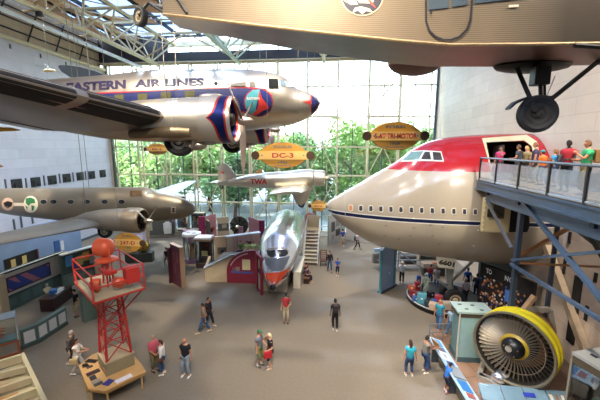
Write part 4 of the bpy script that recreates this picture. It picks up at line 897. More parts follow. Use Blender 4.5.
# arch display with door panel and sloping beige half wall
T = Ex('arch_display', 'maroon arched display wall with a lit notice beside the red-nosed airliner', 'exhibit wall', (-6.45, 22.85, 0), 0)
n = 14; w = 2.4; pts = [V((-w/2, 0, 0)), V((w/2, 0, 0)), V((w/2, 0, 2.35))]+[V((w/2-w*.12-(w*.88)*math.sin(i*PI/2/n), 0, .9+1.65*math.cos(i*PI/2/n))) for i in range(n+1)]
T.part('wall', MB().prism(pts, (0, -.12, 0), (0, .12, 0)), P('7e2438', .5))
T.b('notice', (.3, -.13, 1.45), (.6, .02, .8), 'd9cfa0', label='cream notice'); T.b('picture', (-.35, -.13, 1.1), (.3, .02, .3), '8a7a72'); T.b('picture', (-.65, -.13, 1.05), (.2, .02, .25), '6b5a60')
m = MB(); 
for i in range(7): m.box((-.75+i*.24, -.14, .85), (.18, .03, .14))
T.part('button_row', m, P('2a62b0', .4), 'row of blue tabs')
pl = []
for i in range(12):
    a = .25+i*.09; pl.append((w/2-w*.12-(w*.8)*math.sin(a), .9+1.5*math.cos(a)))
T.part('arch_lettering', MB().rings([[V((x, -.125, z)), V((x*.97+.02, -.125, z-.09))] for x, z in pl], closed=False, cap=(False, False)), P('c9a0a5', .5))
T = Ex('door_panel', 'open maroon door panel standing at an angle left of the orange nose', 'exhibit panel', (-4.88, 21.4, 0), math.radians(-62))
T.b('frame', (-.55, 0, 1.35), (.14, .16, 2.7), '7d2440'); T.b('frame', (.55, 0, 1.35), (.14, .16, 2.7), '7d2440'); T.b('frame', (0, 0, 2.62), (1.1, .16, .16), '7d2440'); T.b('frame', (0, 0, .1), (1.1, .16, .2), '7d2440'); T.b('pane', (0, 0, 1.4), (.98, .03, 2.3), '3a2028', rough=.1); T.b('lower_board', (.05, -.02, .8), (.5, .05, 1.1), 'a99b88')
T = Ex('half_wall', 'sloping beige half wall with grey top leading up beside the maroon arch', 'low wall', (0, 0, 0))
pa, pb = V((-9.25, 22.6, 0)), V((-7.65, 23.0, 0)); dd = V((-5.0, 23.3, 0))
T.part('panel', MB().prism([pa, dd, dd+V((0, 0, 2.2)), V((-7.4, 23.05, 2.0)), pa+V((0, 0, 1.05))], (0, 0, 0), (-.06, .3, 0)), P('bdad8e', .7)); T.o.location = (0, 0, 0)
T.part('top', MB().prism([pa+V((-.1, -.1, 1.05)), V((-7.4, 22.95, 2.0)), dd+V((0, -.1, 2.2)), dd+V((0, .4, 2.2)), V((-7.5, 23.5, 2.0)), pa+V((-.2, .4, 1.05))], (0, 0, 0), (0, 0, .08)), P('a9a9a6', .5)); T.part('back_wall', MB().box((-9.6, 24.1, .55), (.2, 2.6, 1.1), rz=.25), P('bdad8e', .7))
# kiosks
T = Ex('display_case', 'pale octagonal glass display kiosk with white top in the purple exhibit', 'display case', (-12.1, 27.0, 0), .3)
def poly(n, r, ph=0): return [V((r*math.cos(ph+i*2*PI/n), r*math.sin(ph+i*2*PI/n), 0)) for i in range(n)]
T.part('base', MB().prism(poly(8, .78, .39), (0, 0, 0), (0, 0, .35)), P('6d5578', .6)); T.part('top', MB().prism(poly(8, .84, .39), (0, 0, 2.4), (0, 0, 2.6)), P('d6d6dc', .4)); T.part('glass', MB().prism(poly(8, .74, .39), (0, 0, .36), (0, 0, 2.39)), GL)
for i, p in enumerate(poly(8, .76, .39)): T.part('post', MB().box((p.x, p.y, 1.35), (.07, .07, 2.05)), P('7b8489', .4))
for i, (cc, z, h) in enumerate((('a9b0b8', .4, 1.2), ('b05a6a', .4, .7), ('7a5ba0', .4, .9), ('8a6f50', .4, 1.4))): T.part('exhibit_board', MB().box((.35*math.cos(i*1.6), .35*math.sin(i*1.6), z+h/2), (.4, .08, h), rz=i*1.6+PI/2), P(cc, .5))
T.part('ceiling_vent', MB().box((.2, -.2, 2.61), (.3, .1, .02)).box((-.3, .1, 2.61), (.3, .1, .02)), P('4b4b50', .5))
T = Ex('display_case', 'square dark-framed glass case with lit contents beside the octagonal kiosk', 'display case', (-10.55, 25.9, 0), .05)
T.b('base', (0, 0, .2), (1.25, 1.0, .4), '4a3b3b'); T.b('top', (0, 0, 2.55), (1.35, 1.1, .14), 'd0d0d4'); T.b('frieze', (0, 0, 2.4), (1.28, 1.02, .18), '9d8b72')
T.b('glass', (0, 0, 1.36), (1.2, .95, 1.9), GL); T.b('back_board', (0, .3, 1.36), (1.1, .06, 1.9), '4c4038'); T.b('lit_panel', (0, -.05, 1.15), (.5, .1, .4), 'e8d9a0'); T.b('dark_unit', (0, -.1, .65), (.8, .5, .5), '2a2223')
for s in (-.6, .6): T.b('post', (s, -.47, 1.36), (.06, .06, 1.92), '3d3a3a'); T.b('post', (s, .47, 1.36), (.06, .06, 1.92), '3d3a3a')
T.pics(1.0, 1.5, 2.2, .24, 3, 9)
T = between('exhibit_wall', 'tan exhibit wall with grey photo between the glass case and the pink wall', 'exhibit wall', (-9.75, 26.4), (-8.9, 26.6)); T.L = .9
T.b('board', (0, 0, 1.25), (1.0, .2, 2.5), 'c4ab8e'); T.b('picture', (.05, -.11, 1.25), (.7, .02, .6), '6a625c'); T.b('picture', (.1, -.125, 1.2), (.25, .02, .25), '2b2826')
T = between('exhibit_wall', 'long pink exhibit wall with small pictures and white top', 'exhibit wall', (-8.85, 26.5), (-6.3, 28.2))
T.b('board', (0, 0, 1.2), (T.L, .2, 2.4), 'c49a92'); T.b('end', (-T.L/2+.25, -.12, 1.2), (.5, .06, 2.4), 'c9b394', label='tan end panel'); T.b('top', (.0, .12, 2.45), (T.L+.1, .5, .08), 'd3d5dc')
T.b('picture', (.5, -.11, 1.6), (.35, .02, .4), '4b2e30'); T.b('picture', (.75, -.11, 1.2), (.3, .02, .3), '5c7cc0'); T.b('picture', (.2, -.11, 1.15), (.3, .02, .2), 'd7cfc9'); T.b('picture', (-.4, -.11, 1.1), (.2, .02, .2), '7d4a48')
for s in (-.62, .66): T.b('seam', (s, -.11, 1.2), (.04, .02, 2.4), '5a4c48')
def flag(px, py, w1, w2, label, mirror=False, h=2.7):
    p = atZ(px, py); T = Ex('exhibit_panel', label, 'exhibit panel', p, .0, 'pink and maroon fin panels'); s = -1 if mirror else 1
    archpanel(T, w1, h-.3, .16, 'c08a90', .35, slope=1 if mirror else 2)
    T.b('fin', (-s*(w1/2+w2/2), -.1, h*.47), (w2, .2, h*.9), '7b1f45', label='maroon side fin')
    T.pics(w1, .7, 1.7, -.09, 3, int(px), pal=('5a6a9a', 'b05a4a', '3d3c46', '4a3038'))
flag(211.5, 240, 1.2, .7, 'pink curved exhibit panel with maroon fin beyond the kiosks', False, 2.85)
flag(254.5, 246.5, 1.1, .55, 'pink curved exhibit panel with maroon fin behind the seated group', True, 3.0)
T = Ex('exhibit_panel', 'slim pink pillar panel with maroon stripe between the engine and the curved panel', 'exhibit panel', atZ(241.5, 249), 0, 'pink and maroon fin panels'); T.b('board', (0, 0, 1.15), (.42, .16, 2.3), 'b08088'); T.b('stripe', (.05, -.09, .9), (.15, .02, 1.4), '7b1f45')
T = between('photo_wall', 'tan wall of black and white photographs near the glass wall', 'exhibit wall', tuple(atZ(218, 241))[:2], tuple(atZ(229.5, 240))[:2])
T.b('board', (0, 0, 1.3), (T.L, .15, 2.6), 'a89a84'); T.b('photograph', (0, -.09, 1.5), (T.L*.9, .02, .8), '4a4742'); T.b('photograph', (.1, -.105, 1.6), (T.L*.4, .02, .4), '8f8a82')
p = atZ(239, 237); T = Thing('radial_engine', 'large dark radial aero engine standing on display by the glass wall', 'engine', p)
radial(T, p+V((0, 0, 1.3)), (0, -1, 0), 1.15, None, 9); T.part('mount_ring', MB().lathe([(.8, .2), (1.05, .2), (1.05, .35), (.8, .35)], 28, axisM((0, 0, 1.3), (0, 1, 0))), P('5c5750', .4), smooth=40)
for s in (-1, 1): T.part('stand_leg', MB().bar((s*.7, .3, 0), (s*.4, .3, 1.0), .12), P('55504a', .5))
T.part('propeller_hub', MB().lathe([(.2, 0), (.2, .3), (.1, .45)], 16, axisM((0, -.3, 1.3), (0, -1, 0))), SILVER, smooth=40)
T = Ex('podium', 'small pinkish lectern at the edge of the gallery', 'podium', atZ(190, 243)); T.b('body', (0, 0, .55), (.9, .4, 1.1), '8d6f80'); T.b('top', (0, -.1, 1.25), (1.1, .5, .35), 'b994ab')
# far-left gallery: glass-fronted cases with costume
T = between('gallery_wall', 'olive-grey gallery wall with a white coat on display', 'exhibit wall', (-20.2, 33.6), (-17.5, 34.6))
T.b('board', (0, .2, 1.4), (T.L+.1, .15, 2.8), '55564a'); T.b('lit_board', (-1.1, .1, 1.3), (.5, .03, .9), 'a9a38a'); T.b('skirting', (0, 0, .15), (T.L+.1, .4, .3), '6d6654')
c = T.b('coat', (.75, -.1, 1.35), (.5, .25, .9), 'd8d2c8', bev=.1, label='white hanging coat'); T.b('sleeve', (.42, -.1, 1.2), (.18, .2, .9), 'd8d2c8', rx=0, of=c); T.b('sleeve', (1.08, -.1, 1.2), (.18, .2, .9), 'd8d2c8', of=c); T.b('coat_skirt', (.75, -.1, .8), (.75, .3, .7), 'cfc9bf', of=c); T.b('picture', (1.4, .1, 1.9), (.4, .03, .4), '8d7388'); T.b('picture', (1.55, .1, 1.4), (.25, .03, .25), '2d4f86')
for pa, pb, lb, sd in (((-17.3, 34.6), (-15.9, 34.7), 'glass-fronted gallery case with a model and lit tray, left of two', 3), ((-15.75, 34.7), (-14.0, 34.6), 'glass-fronted gallery case with yellow and white exhibits, right of two', 8)):
    T = between('gallery_case', lb, 'display case', pa, pb)
    T.b('back_board', (0, .5, 1.4), (T.L, .08, 2.7), '2c2a26'); T.b('base', (0, .2, .3), (T.L, .7, .6), '7f7866'); T.b('top', (0, .2, 2.75), (T.L, .7, .1), '9d957f'); T.b('tray', (0, .0, .95), (T.L*.7, .5, .12), 'd6d2c0'); T.b('glass', (0, -.1, 1.65), (T.L, .02, 2.1), GL)
    for s in (-.5, .5): T.b('post', (s*T.L, -.1, 1.4), (.1, .08, 2.7), '8d8672')
    T.pics(T.L*.9, 1.2, 2.5, .44, 6, sd, 'exhibit', pal=('c9a24a', 'd8cfb8', '7a3f34', '8f8a78', 'b06a3a'))
T = between('angled_screen', 'dark slatted screen running back from the gallery cases', 'screen', (-13.9, 34.3), (-12.6, 32.6))
T.b('frame', (0, 0, 2.3), (T.L, .1, .1), 'a39a82'); T.b('board', (0, 0, 1.15), (T.L, .08, 2.3), '4c4a40')
# stairs, podium, chairs
T = Ex('boarding_stairs', 'white boarding stairs rising beside the polished airliner', 'stairs', (-1.72, 27.2, 0), -.02)
for k in range(9): T.b('step', (0, k*.32, .2+k*.235), (1.12, .3, .05), 'c9bda6')
for k in range(9): T.b('riser', (0, .14+k*.32, .1+k*.235), (1.1, .03, .2), '8d8168')
for s in (-.62, .62):
    T.part('stringer', MB().bar((s, -.2, .1), (s, 2.75, 2.25), .08, .22), P('dcd8d0', .5)); T.part('handrail', MB().tube([(s, -.2, 1.05), (s, 2.75, 3.2), (s, 4.0, 3.2)], .035, 8), P('dcd8d0', .5))
    for k in range(4): T.part('baluster', MB().tube([(s, -.1+k*.9, .2+k*.66), (s, -.1+k*.9, 1.1+k*.66)], .025, 6), P('dcd8d0', .5))
T.b('landing', (0, 3.4, 2.3), (1.3, 1.3, .1), 'b5a88f'); T.b('landing_back', (0, 3.9, 2.9), (1.25, .06, 1.2), 'cbb998')
for s in (-.6, .6): T.b('landing_leg', (s, 3.9, 1.15), (.08, .08, 2.3), 'b9b4a8'); T.b('side_panel', (s, 3.4, 2.8), (.05, 1.2, .9), 'd2ccc0')
T = Ex('exhibit_panel', 'pink curved panel with maroon block behind the boarding stairs', 'exhibit panel', (-2.1, 32.6, 0), 0, 'pink and maroon fin panels'); archpanel(T, 1.1, 3.2, .15, 'b98a88', .3); T.b('block', (.45, -.15, 2.6), (.9, .2, .5), '7b1f45')
T = Ex('slatted_chair', 'dark reddish slatted-back seat beside the boarding stairs', 'chair', atZ(323.3, 265.5), .0)
T.b('seat', (0, 0, .45), (.55, .5, .08), '5a3326'); T.b('backrest_post', (-.25, .22, .85), (.05, .05, .9), '4a2a20'); T.b('backrest_post', (.25, .22, .85), (.05, .05, .9), '4a2a20')
for k in range(5): T.b('slat', (0, .22, .6+k*.17), (.5, .04, .07), '8a5a42')
for x in (-.24, .24):
    for y in (-.2, .2): T.b('leg', (x, y, .21), (.05, .05, .42), '3a201a')
T = Ex('bench', 'dark wooden bench against the plinth of the red-nosed airliner', 'bench', (-1.75, 23.7, 0), .0)
T.b('seat', (0, 0, .44), (.5, 1.5, .08), '6b4630')
for y in (-.6, .6): T.b('leg', (0, y, .2), (.4, .08, .4), '3b2820')
# back photo wall and low wall
T = between('photo_wall', 'grey wall of large black and white photographs near the glass wall, under the jet nose tip', 'exhibit wall', (-.25, 32.6), (1.5, 35.6))
T.b('board', (0, 0, 1.6), (T.L, .15, 3.2), 'a3a09a'); 
for x, z, w, h, cc in ((-.9, 1.9, .7, 1.0, '3c3a38'), (.1, 2.2, .9, .8, '77726b'), (.1, 1.1, .9, .7, '3a3836'), (-.9, .85, .5, .5, '8a857d'), (1.1, 2.1, .6, .9, '56524c')): T.b('photograph', (x, -.09, z), (w, .02, h), cc)
T = between('low_wall', 'low pale curved wall under the jumbo jet nose at the back', 'low wall', (1.7, 35.4), (5.2, 33.4)); T.b('board', (0, 0, .7), (T.L, .2, 1.4), 'b3aca0'); T.b('cap', (0, 0, 1.42), (T.L, .3, .06), 'c9c4ba'); T.b('picture', (-1, -.11, 1.1), (.6, .02, .3), '5a8aa8')
T = between('low_wall', 'low tan curved wall section further right behind the jet nose', 'low wall', (5.3, 33.3), (8.6, 31.5)); T.b('board', (0, 0, .7), (T.L, .2, 1.4), 'a99c88'); T.b('cap', (0, 0, 1.42), (T.L, .3, .06), 'c9c4ba')
T = Ex('radiator', 'white barred rail in front of the glass wall', 'radiator', (-.75, 36.4, 0)); 
for k in range(7): T.b('bar', (-.5+k*.17, 0, .6), (.04, .06, 1.1), 'c9d4da')
T.b('top_rail', (0, 0, 1.15), (1.2, .08, .06), 'd6dde0'); T.b('bottom_rail', (0, 0, .1), (1.2, .08, .06), 'd6dde0')
# ---------------------------------------------------------------- left foreground exhibits
TEAL = '4f6564'
T = between('diner_wall', 'cream exhibit wall with blue framed poster over grey-green panelling at left', 'exhibit wall', (-19.75, 16.9), (-19.45, 21.35))
T.b('upper_wall', (0, .1, 1.65), (T.L, .18, 1.5), 'c9c6be'); T.b('wainscot', (0, .06, .45), (T.L, .26, .9), TEAL); T.b('cap', (0, .05, 2.44), (T.L+.1, .42, .1), '1f3733', label='dark green cap rail'); T.b('cap_edge', (0, -.1, 2.5), (T.L+.1, .1, .06), 'dcdcd6'); T.b('dado_rail', (0, -.1, .93), (T.L, .08, .06), '394f4c')
for k in range(5): T.b('panel', (-T.L/2+.5+k*.86, -.085, .48), (.62, .02, .55), '5d7371')
p = T.b('poster', (-.35, -.02, 1.6), (3.0, .06, .95), '3a1f2c', label='long blue and pink poster in a dark frame'); T.b('poster_field', (-.35, -.06, 1.6), (2.8, .02, .78), mat('poster_art', fn=lambda nt, x, y, z: mix(nt, ((x*2.1+z*1.2).m('SINE')*(x*5+z*6).m('SINE')).gt(.25), '2f3f8a', 'a8677a'), rough=.4, noise=.3, nscale=5), of=p)
for s, w in ((-1, .45), (1, .5)): T.b('pilaster', (s*(T.L/2), -.05, 1.22), (w, .45, 2.44), 'bfa98a', label='tan pilaster')
T = between('diner_wall', 'grey-green panelled exhibit wall with white-framed picture at the far left edge', 'exhibit wall', (-20.6, 13.2), (-20.0, 16.6))
T.b('upper_wall', (0, .1, 1.65), (T.L, .18, 1.5), '36433f'); T.b('wainscot', (0, .06, .45), (T.L, .26, .9), TEAL); T.b('cap', (0, .05, 2.44), (T.L, .42, .1), '1f3733')
T.b('picture', (1.0, -.02, 1.7), (.8, .04, .9), 'cfd3d6'); T.b('picture_detail', (1.0, -.05, 1.45), (.6, .02, .3), '8a4a4a')
T = between('diner_wall', 'short grey-green panelled wall with colourful posters right of the cream wall', 'exhibit wall', (-18.9, 20.6), (-18.1, 22.9))
T.b('upper_wall', (0, .1, 1.7), (T.L, .18, 1.5), '2f4542'); T.b('wainscot', (0, .06, .45), (T.L, .26, .95), TEAL); T.b('cap', (0, .05, 2.48), (T.L, .42, .08), 'd0d2cc')
for x, z, w, h, cc in ((-.7, 1.9, .5, .8, '3f7fb5'), (0, 1.7, .45, .7, 'b9a25a'), (.5, 1.9, .5, .7, 'c98a3a'), (-.3, 1.4, .3, .3, '2a55a8'), (.9, 1.5, .3, .6, '9aa5ab')): T.b('poster', (x, -.02, z), (w, .04, h), cc)
T.b('pilaster', (T.L/2, -.05, 1.24), (.4, .42, 2.48), 'c5ab88', label='tan end pilaster'); T.b('end_block', (T.L/2+.35, .1, .55), (.5, .5, 1.1), TEAL)
for k in range(3): T.b('panel', (-.7+k*.7, -.085, .48), (.5, .02, .55), '5d7371')
T = between('blue_exhibit', 'long blue mural wall with a dark niche of two yellow chairs, under the olive airliner', 'exhibit wall', (-22.6, 15.5), (-22.4, 27.0)); NB = 'blue'
T.b('wall', (0, .3, 1.9), (T.L, .3, 3.8), mat('blue_mural', fn=lambda nt, x, y, z: mix(nt, (z*.25+(x*.35).m('SINE')*.12).m('MINIMUM', 1.0).max(0.0), '5f7896', '93a8c8'), rough=.7, noise=.2, nscale=.8)); T.b('top', (0, .6, 3.82), (T.L, 1.0, .08), '7e90b0')
ni = T.b('niche', (.0, .13, 1.6), (2.6, .06, 1.25), '17110e', label='dark niche'); T.b('niche_side', (1.25, .08, 1.6), (.12, .1, 1.25), '5a2622', of=ni)
for x in (-.75, .1):
    c = T.b('chair_model', (x, .05, 1.35), (.34, .1, .3), 'c9b072', of=None, label='yellow chair in the niche'); T.b('chair_back', (x+.05, .06, 1.75), (.3, .06, .6), 'c9b072', of=c)
T.b('screen', (-2.6, .12, 1.55), (1.6, .05, .7), '1f4a50', label='dark teal screen'); T.b('screen', (-4.2, .12, 1.3), (1.2, .05, .8), '20394a'); T.b('figure_panel', (3.1, .12, 1.9), (.5, .05, .9), '3a5f9a'); T.b('figure_panel', (3.6, .1, 1.8), (.3, .05, .8), 'd7d9e0')
T = between('display_counter', 'pale counter with dark sloped top showing blue cards, behind the orange beacon lamp', 'counter', (-20.6, 24.0), (-19.6, 28.3))
T.b('body', (0, .2, .5), (T.L, .6, 1.0), 'b7bcc2'); T.part('top', MB().box((0, .2, 1.25), (T.L, 1.0, .08), rx=.5), P('252a2e', .4)); 
for k in range(6): T.part('card', MB().box((-T.L/2+.5+k*.72, .17, 1.31), (.45, .6, .02), rx=.5), P('8fb0cf' if k % 2 else 'c9d4d8', .5))
T = Ex('lilac_block', 'pale lilac exhibit block with grey-green lines under the engine of the olive airliner', 'exhibit panel', (-18.9, 30.0, 0), -.1); T.b('block', (0, 0, 1.4), (1.9, .6, 2.8), 'b6aec4'); T.b('shelf', (0, -.32, 1.9), (1.7, .06, .06), '8b8b9a'); T.b('panel', (.3, -.33, 1.1), (.8, .05, .8), 'd6d2da'); T.b('cap', (0, 0, 2.84), (2.0, .7, .08), 'c9c4d4')
T = Ex('brass_engine', 'gleaming brass engine on a dark table behind the 247-D sign', 'engine', tuple(atZ(144, 261)), .3)
T.part('globe', MB().ell((0, 0, 1.35), (.55, .5, .5), n=20, m=12), mat('brass', 'b08a3c', .25, .9), smooth=60); T.part('ring', MB().lathe([(.58, -.06), (.62, 0), (.58, .06)], 24, axisM((0, 0, 1.35), (0, 1, 0)), cap=(False, False)), mat('brass', ''), smooth=60)
T.b('table', (-.3, 0, .42), (2.2, .9, .84), '3a3d33'); T.b('pipes', (-.9, 0, 1.0), (.7, .3, .3), '7b6a35', bev=.1)
# desk with seated dummy
T = Ex('office_desk', 'dark brown desk with papers in front of the cream exhibit wall', 'desk', (-17.45, 18.35, 0), math.radians(101))
T.b('top', (0, 0, .78), (2.0, .85, .06), '3d251d'); T.b('front_panel', (0, -.35, .4), (1.9, .06, .76), '351c17'); 
for s in (-.95, .95): T.b('side_panel', (s, 0, .38), (.06, .8, .76), '3a201a')
T.b('blotter', (.1, 0, .82), (.8, .5, .015), 'cfd3d4'); T.b('paper', (.55, .05, .825), (.5, .3, .015), 'dcdcd8', rz=.2)
single('computer', MB().box((-17.45, 18.15, .95), (.3, .35, .25), rz=.3).box((-17.4, 18.15, 1.1), (.26, .4, .02), rz=.3), P('3f7fc4', .4), 'small bright blue display box on the dark brown desk', 'display box', loc=(-17.45, 18.15, .82))
# teal low wall with white panels
for pa, pb, lb, n in (((-15.25, 13.75), (-14.95, 14.3), 'short grey-green low wall with one white panel joining the glass case', 1), ((-14.93, 14.3), (-14.9, 16.15), 'grey-green low wall with three white panels left of the beacon tower', 3)):
    T = between('low_wall', lb, 'low wall', pa, pb)
    T.b('body', (0, .06, .5), (T.L, .14, 1.0), TEAL); T.b('cap', (0, .06, 1.02), (T.L+.05, .24, .06), '5f7674'); T.b('skirting', (0, -.03, .08), (T.L, .06, .16), '3c4f4e')
    for k in range(n): T.b('white_panel', (-T.L/2+(k+.5)*T.L/n, -.02, .55), (T.L/n*.72, .03, .6), 'c3c6c9')
T = between('display_case', 'glass case with red model on an orange-trimmed base at the left edge', 'display case', (-17.0, 11.5), (-15.1, 13.45))
OT = P('a85f3a', .5)
T.b('base', (0, .4, .35), (T.L, .8, .7), '8a8478'); T.b('trim', (0, -.02, .68), (T.L, .06, .08), OT); T.b('trim', (0, -.02, .06), (T.L, .06, .12), OT); T.b('trim', (T.L/2-.03, -.02, .36), (.1, .06, .7), OT); T.b('end_trim', (T.L/2+.01, .4, .68), (.05, .8, .08), OT)
T.b('glass', (0, .4, 1.3), (T.L-.04, .78, 1.15), GL); T.b('lid', (0, .4, 1.9), (T.L, .82, .05), '9fa7aa'); T.b('floor_tray', (0, .4, .74), (T.L-.1, .7, .05), '5f7d7c'); 
for x in (-T.L/2, T.L/2): T.b('post', (x, 0, 1.3), (.04, .04, 1.2), 'c9ced0'); T.b('post', (x, .8, 1.3), (.04, .04, 1.2), 'c9ced0')
for k in range(4): T.b('red_bar', (.2+k*.02, .2+k*.14, .95+k*.08), (1.3, .06, .05), 'b5432e', rz=.15)
T = Ex('pillar_panel', 'short grey-green pillar with pinkish side panel behind the beacon tower', 'exhibit panel', (-13.75, 16.75, 0), math.radians(60)); T.b('body', (0, .2, .95), (.95, .35, 1.9), '54675f'); T.b('cap', (0, .2, 1.93), (1.0, .4, .06), '6d8078'); T.b('side_panel', (.6, .15, .75), (.3, .2, 1.2), '9c7f78')
# cream slatted booth top
T = Ex('slatted_booth', 'cream timber booth with open slatted top in the bottom left corner', 'booth', tuple(atZ(10, 380, 0)), 0); zz = 2.1
def az(x, y): return atZ(x, y, zz)
CT = mat('cream_timber', 'c9bd98', .6, noise=.1, nscale=2); edge = (az(22.5, 356.5), az(46, 406))
def slat(l, r, w=.1, h=.16): T.part('slat', MB().bar(az(*l), az(*r), h, w, up=V((0, 0, 1))), CT, w=True)
T.part('end_rail', MB().bar(az(22.5, 356.5), az(48, 410), .12, .3), CT, w=True); slat((-50, 380), (22.5, 357.5), .3, .12)
for a, b in (((-50, 388), (26, 369)), ((-50, 407), (31.5, 379.5)), ((-50, 424), (36.5, 390.5)), ((-50, 445), (41, 400))): T.part('slat', MB().bar(az(*a), az(*b), .1, .22), CT, w=True)
z2 = zz-.22
def a2(x, y): return atZ(x, y, z2)
T.part('inner_board', MB().prism([a2(-50, 390), a2(22, 362), a2(46, 410), a2(-50, 480)], (0, 0, -.04), (0, 0, 0)), mat('booth_floor', 'bdb18c', .6, noise=.1), w=True)
for x, y in ((15, 372.5), (20, 383.5), (25.5, 394.5)): T.part('dark_slot', MB().box(atZ(x, y+.5, z2+.05), (.32, .14, .06), rz=.3), P('15120f', .8), w=True)
for q in ([(-50, 384), (8, 370), (10, 376), (-50, 396)], [(-50, 400), (13, 380.5), (16, 386.5), (-50, 412)], [(-50, 416), (18, 391), (21, 398), (-50, 430)]): T.part('wood_board', MB().prism([atZ(a, b+1.2, z2+.03) for a, b in q], (0, 0, -.02), (0, 0, .01)), mat('orange_wood', 'b0702f', .5, noise=.2), w=True)
T.part('side_wall', MB().prism([az(23, 357)-V((0, 0, .1)), az(48, 410)-V((0, 0, .1)), V((az(48, 410).x, az(48, 410).y, 0)), V((az(23, 357).x, az(23, 357).y, 0))], (-.1, 0, 0), (-.04, 0, 0)), CT, w=True)
# ---------------------------------------------------------------- right foreground exhibits
T = Ex('floor_platform', 'tan tiled low platform under the big fan engine', 'platform', (8.3, 14.2, 0)); T.b('slab', (0, 0, .05), (5.5, 6.4, .1), mat('tan_tile', fn=lambda nt, x, y, z: mix(nt, (x*1.1+y*.3).fract().lt(.03).max((y*1.1-x*.3).fract().lt(.03)), '8f705b', '6b5141'), rough=.5, noise=.2))
T = Ex('display_case', 'tall pale teal display cabinet with vented top beside the yellow fan', 'display case', (6.62, 15.15, .1), .0)
BT = '86a6a8'
T.b('body', (.08, 0, 1.12), (1.42, .95, 2.25), BT); T.b('frieze', (.04, 0, 2.32), (1.54, 1.0, .2), '4a4038'); T.b('top', (0, 0, 2.46), (1.6, 1.08, .08), '94a9a8'); T.b('base', (.05, 0, .12), (1.5, 1.02, .24), '3e5860'); T.b('glass', (-.68, 0, 1.25), (.06, .9, 2.1), GL); T.b('edge_post', (-.7, -.5, 1.22), (.06, .05, 2.4), 'b9b3a5')
for x, y in ((-.3, -.2), (.35, -.25), (-.45, .25), (.1, .2)): T.b('vent', (x, y, 2.505), (.16, .1, .01), '1b1b1b')
T = Ex('reading_rail', 'long pale blue angled reading rail with pictures at the edge of the platform', 'reading rail', (5.15, 13.0, 0), math.radians(93))
T.part('top', MB().box((0, 0, .9), (4.3, .62, .06), rx=.35), P('a8c4d8', .4)); T.b('beam', (0, .1, .7), (4.2, .12, .1), '3c4650')
for x in (-1.9, -.3, 1.7): T.b('leg', (x, .1, .35), (.08, .3, .7), '39424c')
for x, y, w, h, cc in ((1.75, .02, .5, .4, '4b8cc9'), (1.2, 0, .35, .3, '5a6490'), (.75, .05, .6, .35, 'e6e8f0'), (.72, .05, .3, .15, '5a5f80'), (.2, 0, .3, .3, '3c4a8a'), (-.35, 0, .7, .45, '4a6f86'), (-1.1, 0, .6, .42, '3c78b8'), (-1.6, 0, .25, .3, 'a05a55'), (-2.0, 0, .2, .2, '2c3c70')):
    T.part('picture', MB().box((x, y*.9, .95+y*.3), (w, h, .02), rx=.35), P(cc, .4))
T.b('casting', (-.35, 0, .98), (.75, .5, .05), '8a9298', label='metal rim of relief panel', rx=.35)
T = Ex('barrier_rail', 'grey metal barrier rails behind the reading rail', 'barrier', (5.75, 16.4, 0), .15)
for z in (.55, 1.0): T.part('rail', MB().tube([(-.6, 0, z), (.8, 0, z)], .03, 8), P('6f7478', .4))
for x in (-.6, .1, .8): T.part('post', MB().tube([(x, 0, 0), (x, 0, 1.0)], .03, 8), P('6f7478', .4))
# fan engine
FC, FD = V((7.27, 12.85, 2.0)), V((-.72, -.69, .03)).normalized(); FR = 1.41
T = Thing('jet_engine', 'giant turbofan engine with bright yellow fan case and black blades facing the hall', 'engine', (7.5, 13.2, .1)); MF = axisM(FC, FD)
T.part('fan_case', MB().lathe([(FR, -.02), (FR+.03, -.1), (FR+.03, -.3), (FR+.09, -.32), (FR+.09, -.4), (FR+.03, -.42), (FR+.02, -.72), (FR+.08, -.74), (FR+.08, -.82), (FR-.02, -.9), (FR-.1, -.95)], 64, MF, cap=(False, False)), mat('fan_yellow', 'd2c01c', .45, noise=.12, nscale=3), 'bright yellow ribbed fan case', w=True, smooth=30)
T.part('inlet_lip', MB().lathe([(FR-.03, -.12), (FR-.02, -.02), (FR+.02, .04), (FR+.07, .03), (FR+.08, -.06)], 64, MF, cap=(False, False)), mat('lip_metal', '8b8573', .4, .6), w=True, smooth=50)
T.part('inner_liner', MB().lathe([(FR-.02, -.04), (FR-.04, -.1), (FR-.06, -.9), (.3, -.82)], 48, MF, cap=(False, False)), P('1a1611', .8), w=True)
BM = mat('fan_blade', '9a9080', .4, .6, noise=.15)
rs = []
for i in range(7):
    t = i/6; r = .42+(FR-.05-.42)*t; tw = .5+.5*t; w = .027+.062*t; ex = V((0, 1, 0)); e = V((0, math.cos(tw), math.sin(tw)))*w; g = V((0, -math.sin(tw), math.cos(tw)))*.014; o = V((r, .04*math.sin(t*3), -.3))
    rs.append([o-e, o+g, o+e, o-g])
first = None
for k in range(46):
    if first is None:
        first = T.part('fan_blade', MB().rings(rs), BM, smooth=40); bl = first
    else:
        bl = first.copy(); C.objects.link(bl); bl.parent = T.o
    bl.matrix_basis = T.M.inverted() @ MF @ Matrix.Rotation(k*2*PI/46, 4, 'Z')
T.part('mid_span_ring', MB().lathe([(1.06, -.3), (1.09, -.3), (1.09, -.27), (1.06, -.27)], 64, MF, cap=(False, False)), BM, w=True)
T.part('hub_ring', MB().lathe([(.40, -.38), (.52, -.36), (.52, -.28), (.42, -.2)], 48, MF, cap=(False, False)), P('b3982a', .4), 'yellow blade root ring', w=True, smooth=40)
T.part('spinner', MB().lathe([(.43, -.3), (.42, -.12), (.36, 0), (.24, .1), (.1, .16), (.01, .18)], 32, MF), P('131215', .35), w=True, smooth=60)
T.part('spinner_cap', MB().lathe([(.13, .12), (.12, .19), (.01, .2)], 16, MF @ Matrix.Translation((-.05, .05, 0))), SILVER, w=True)
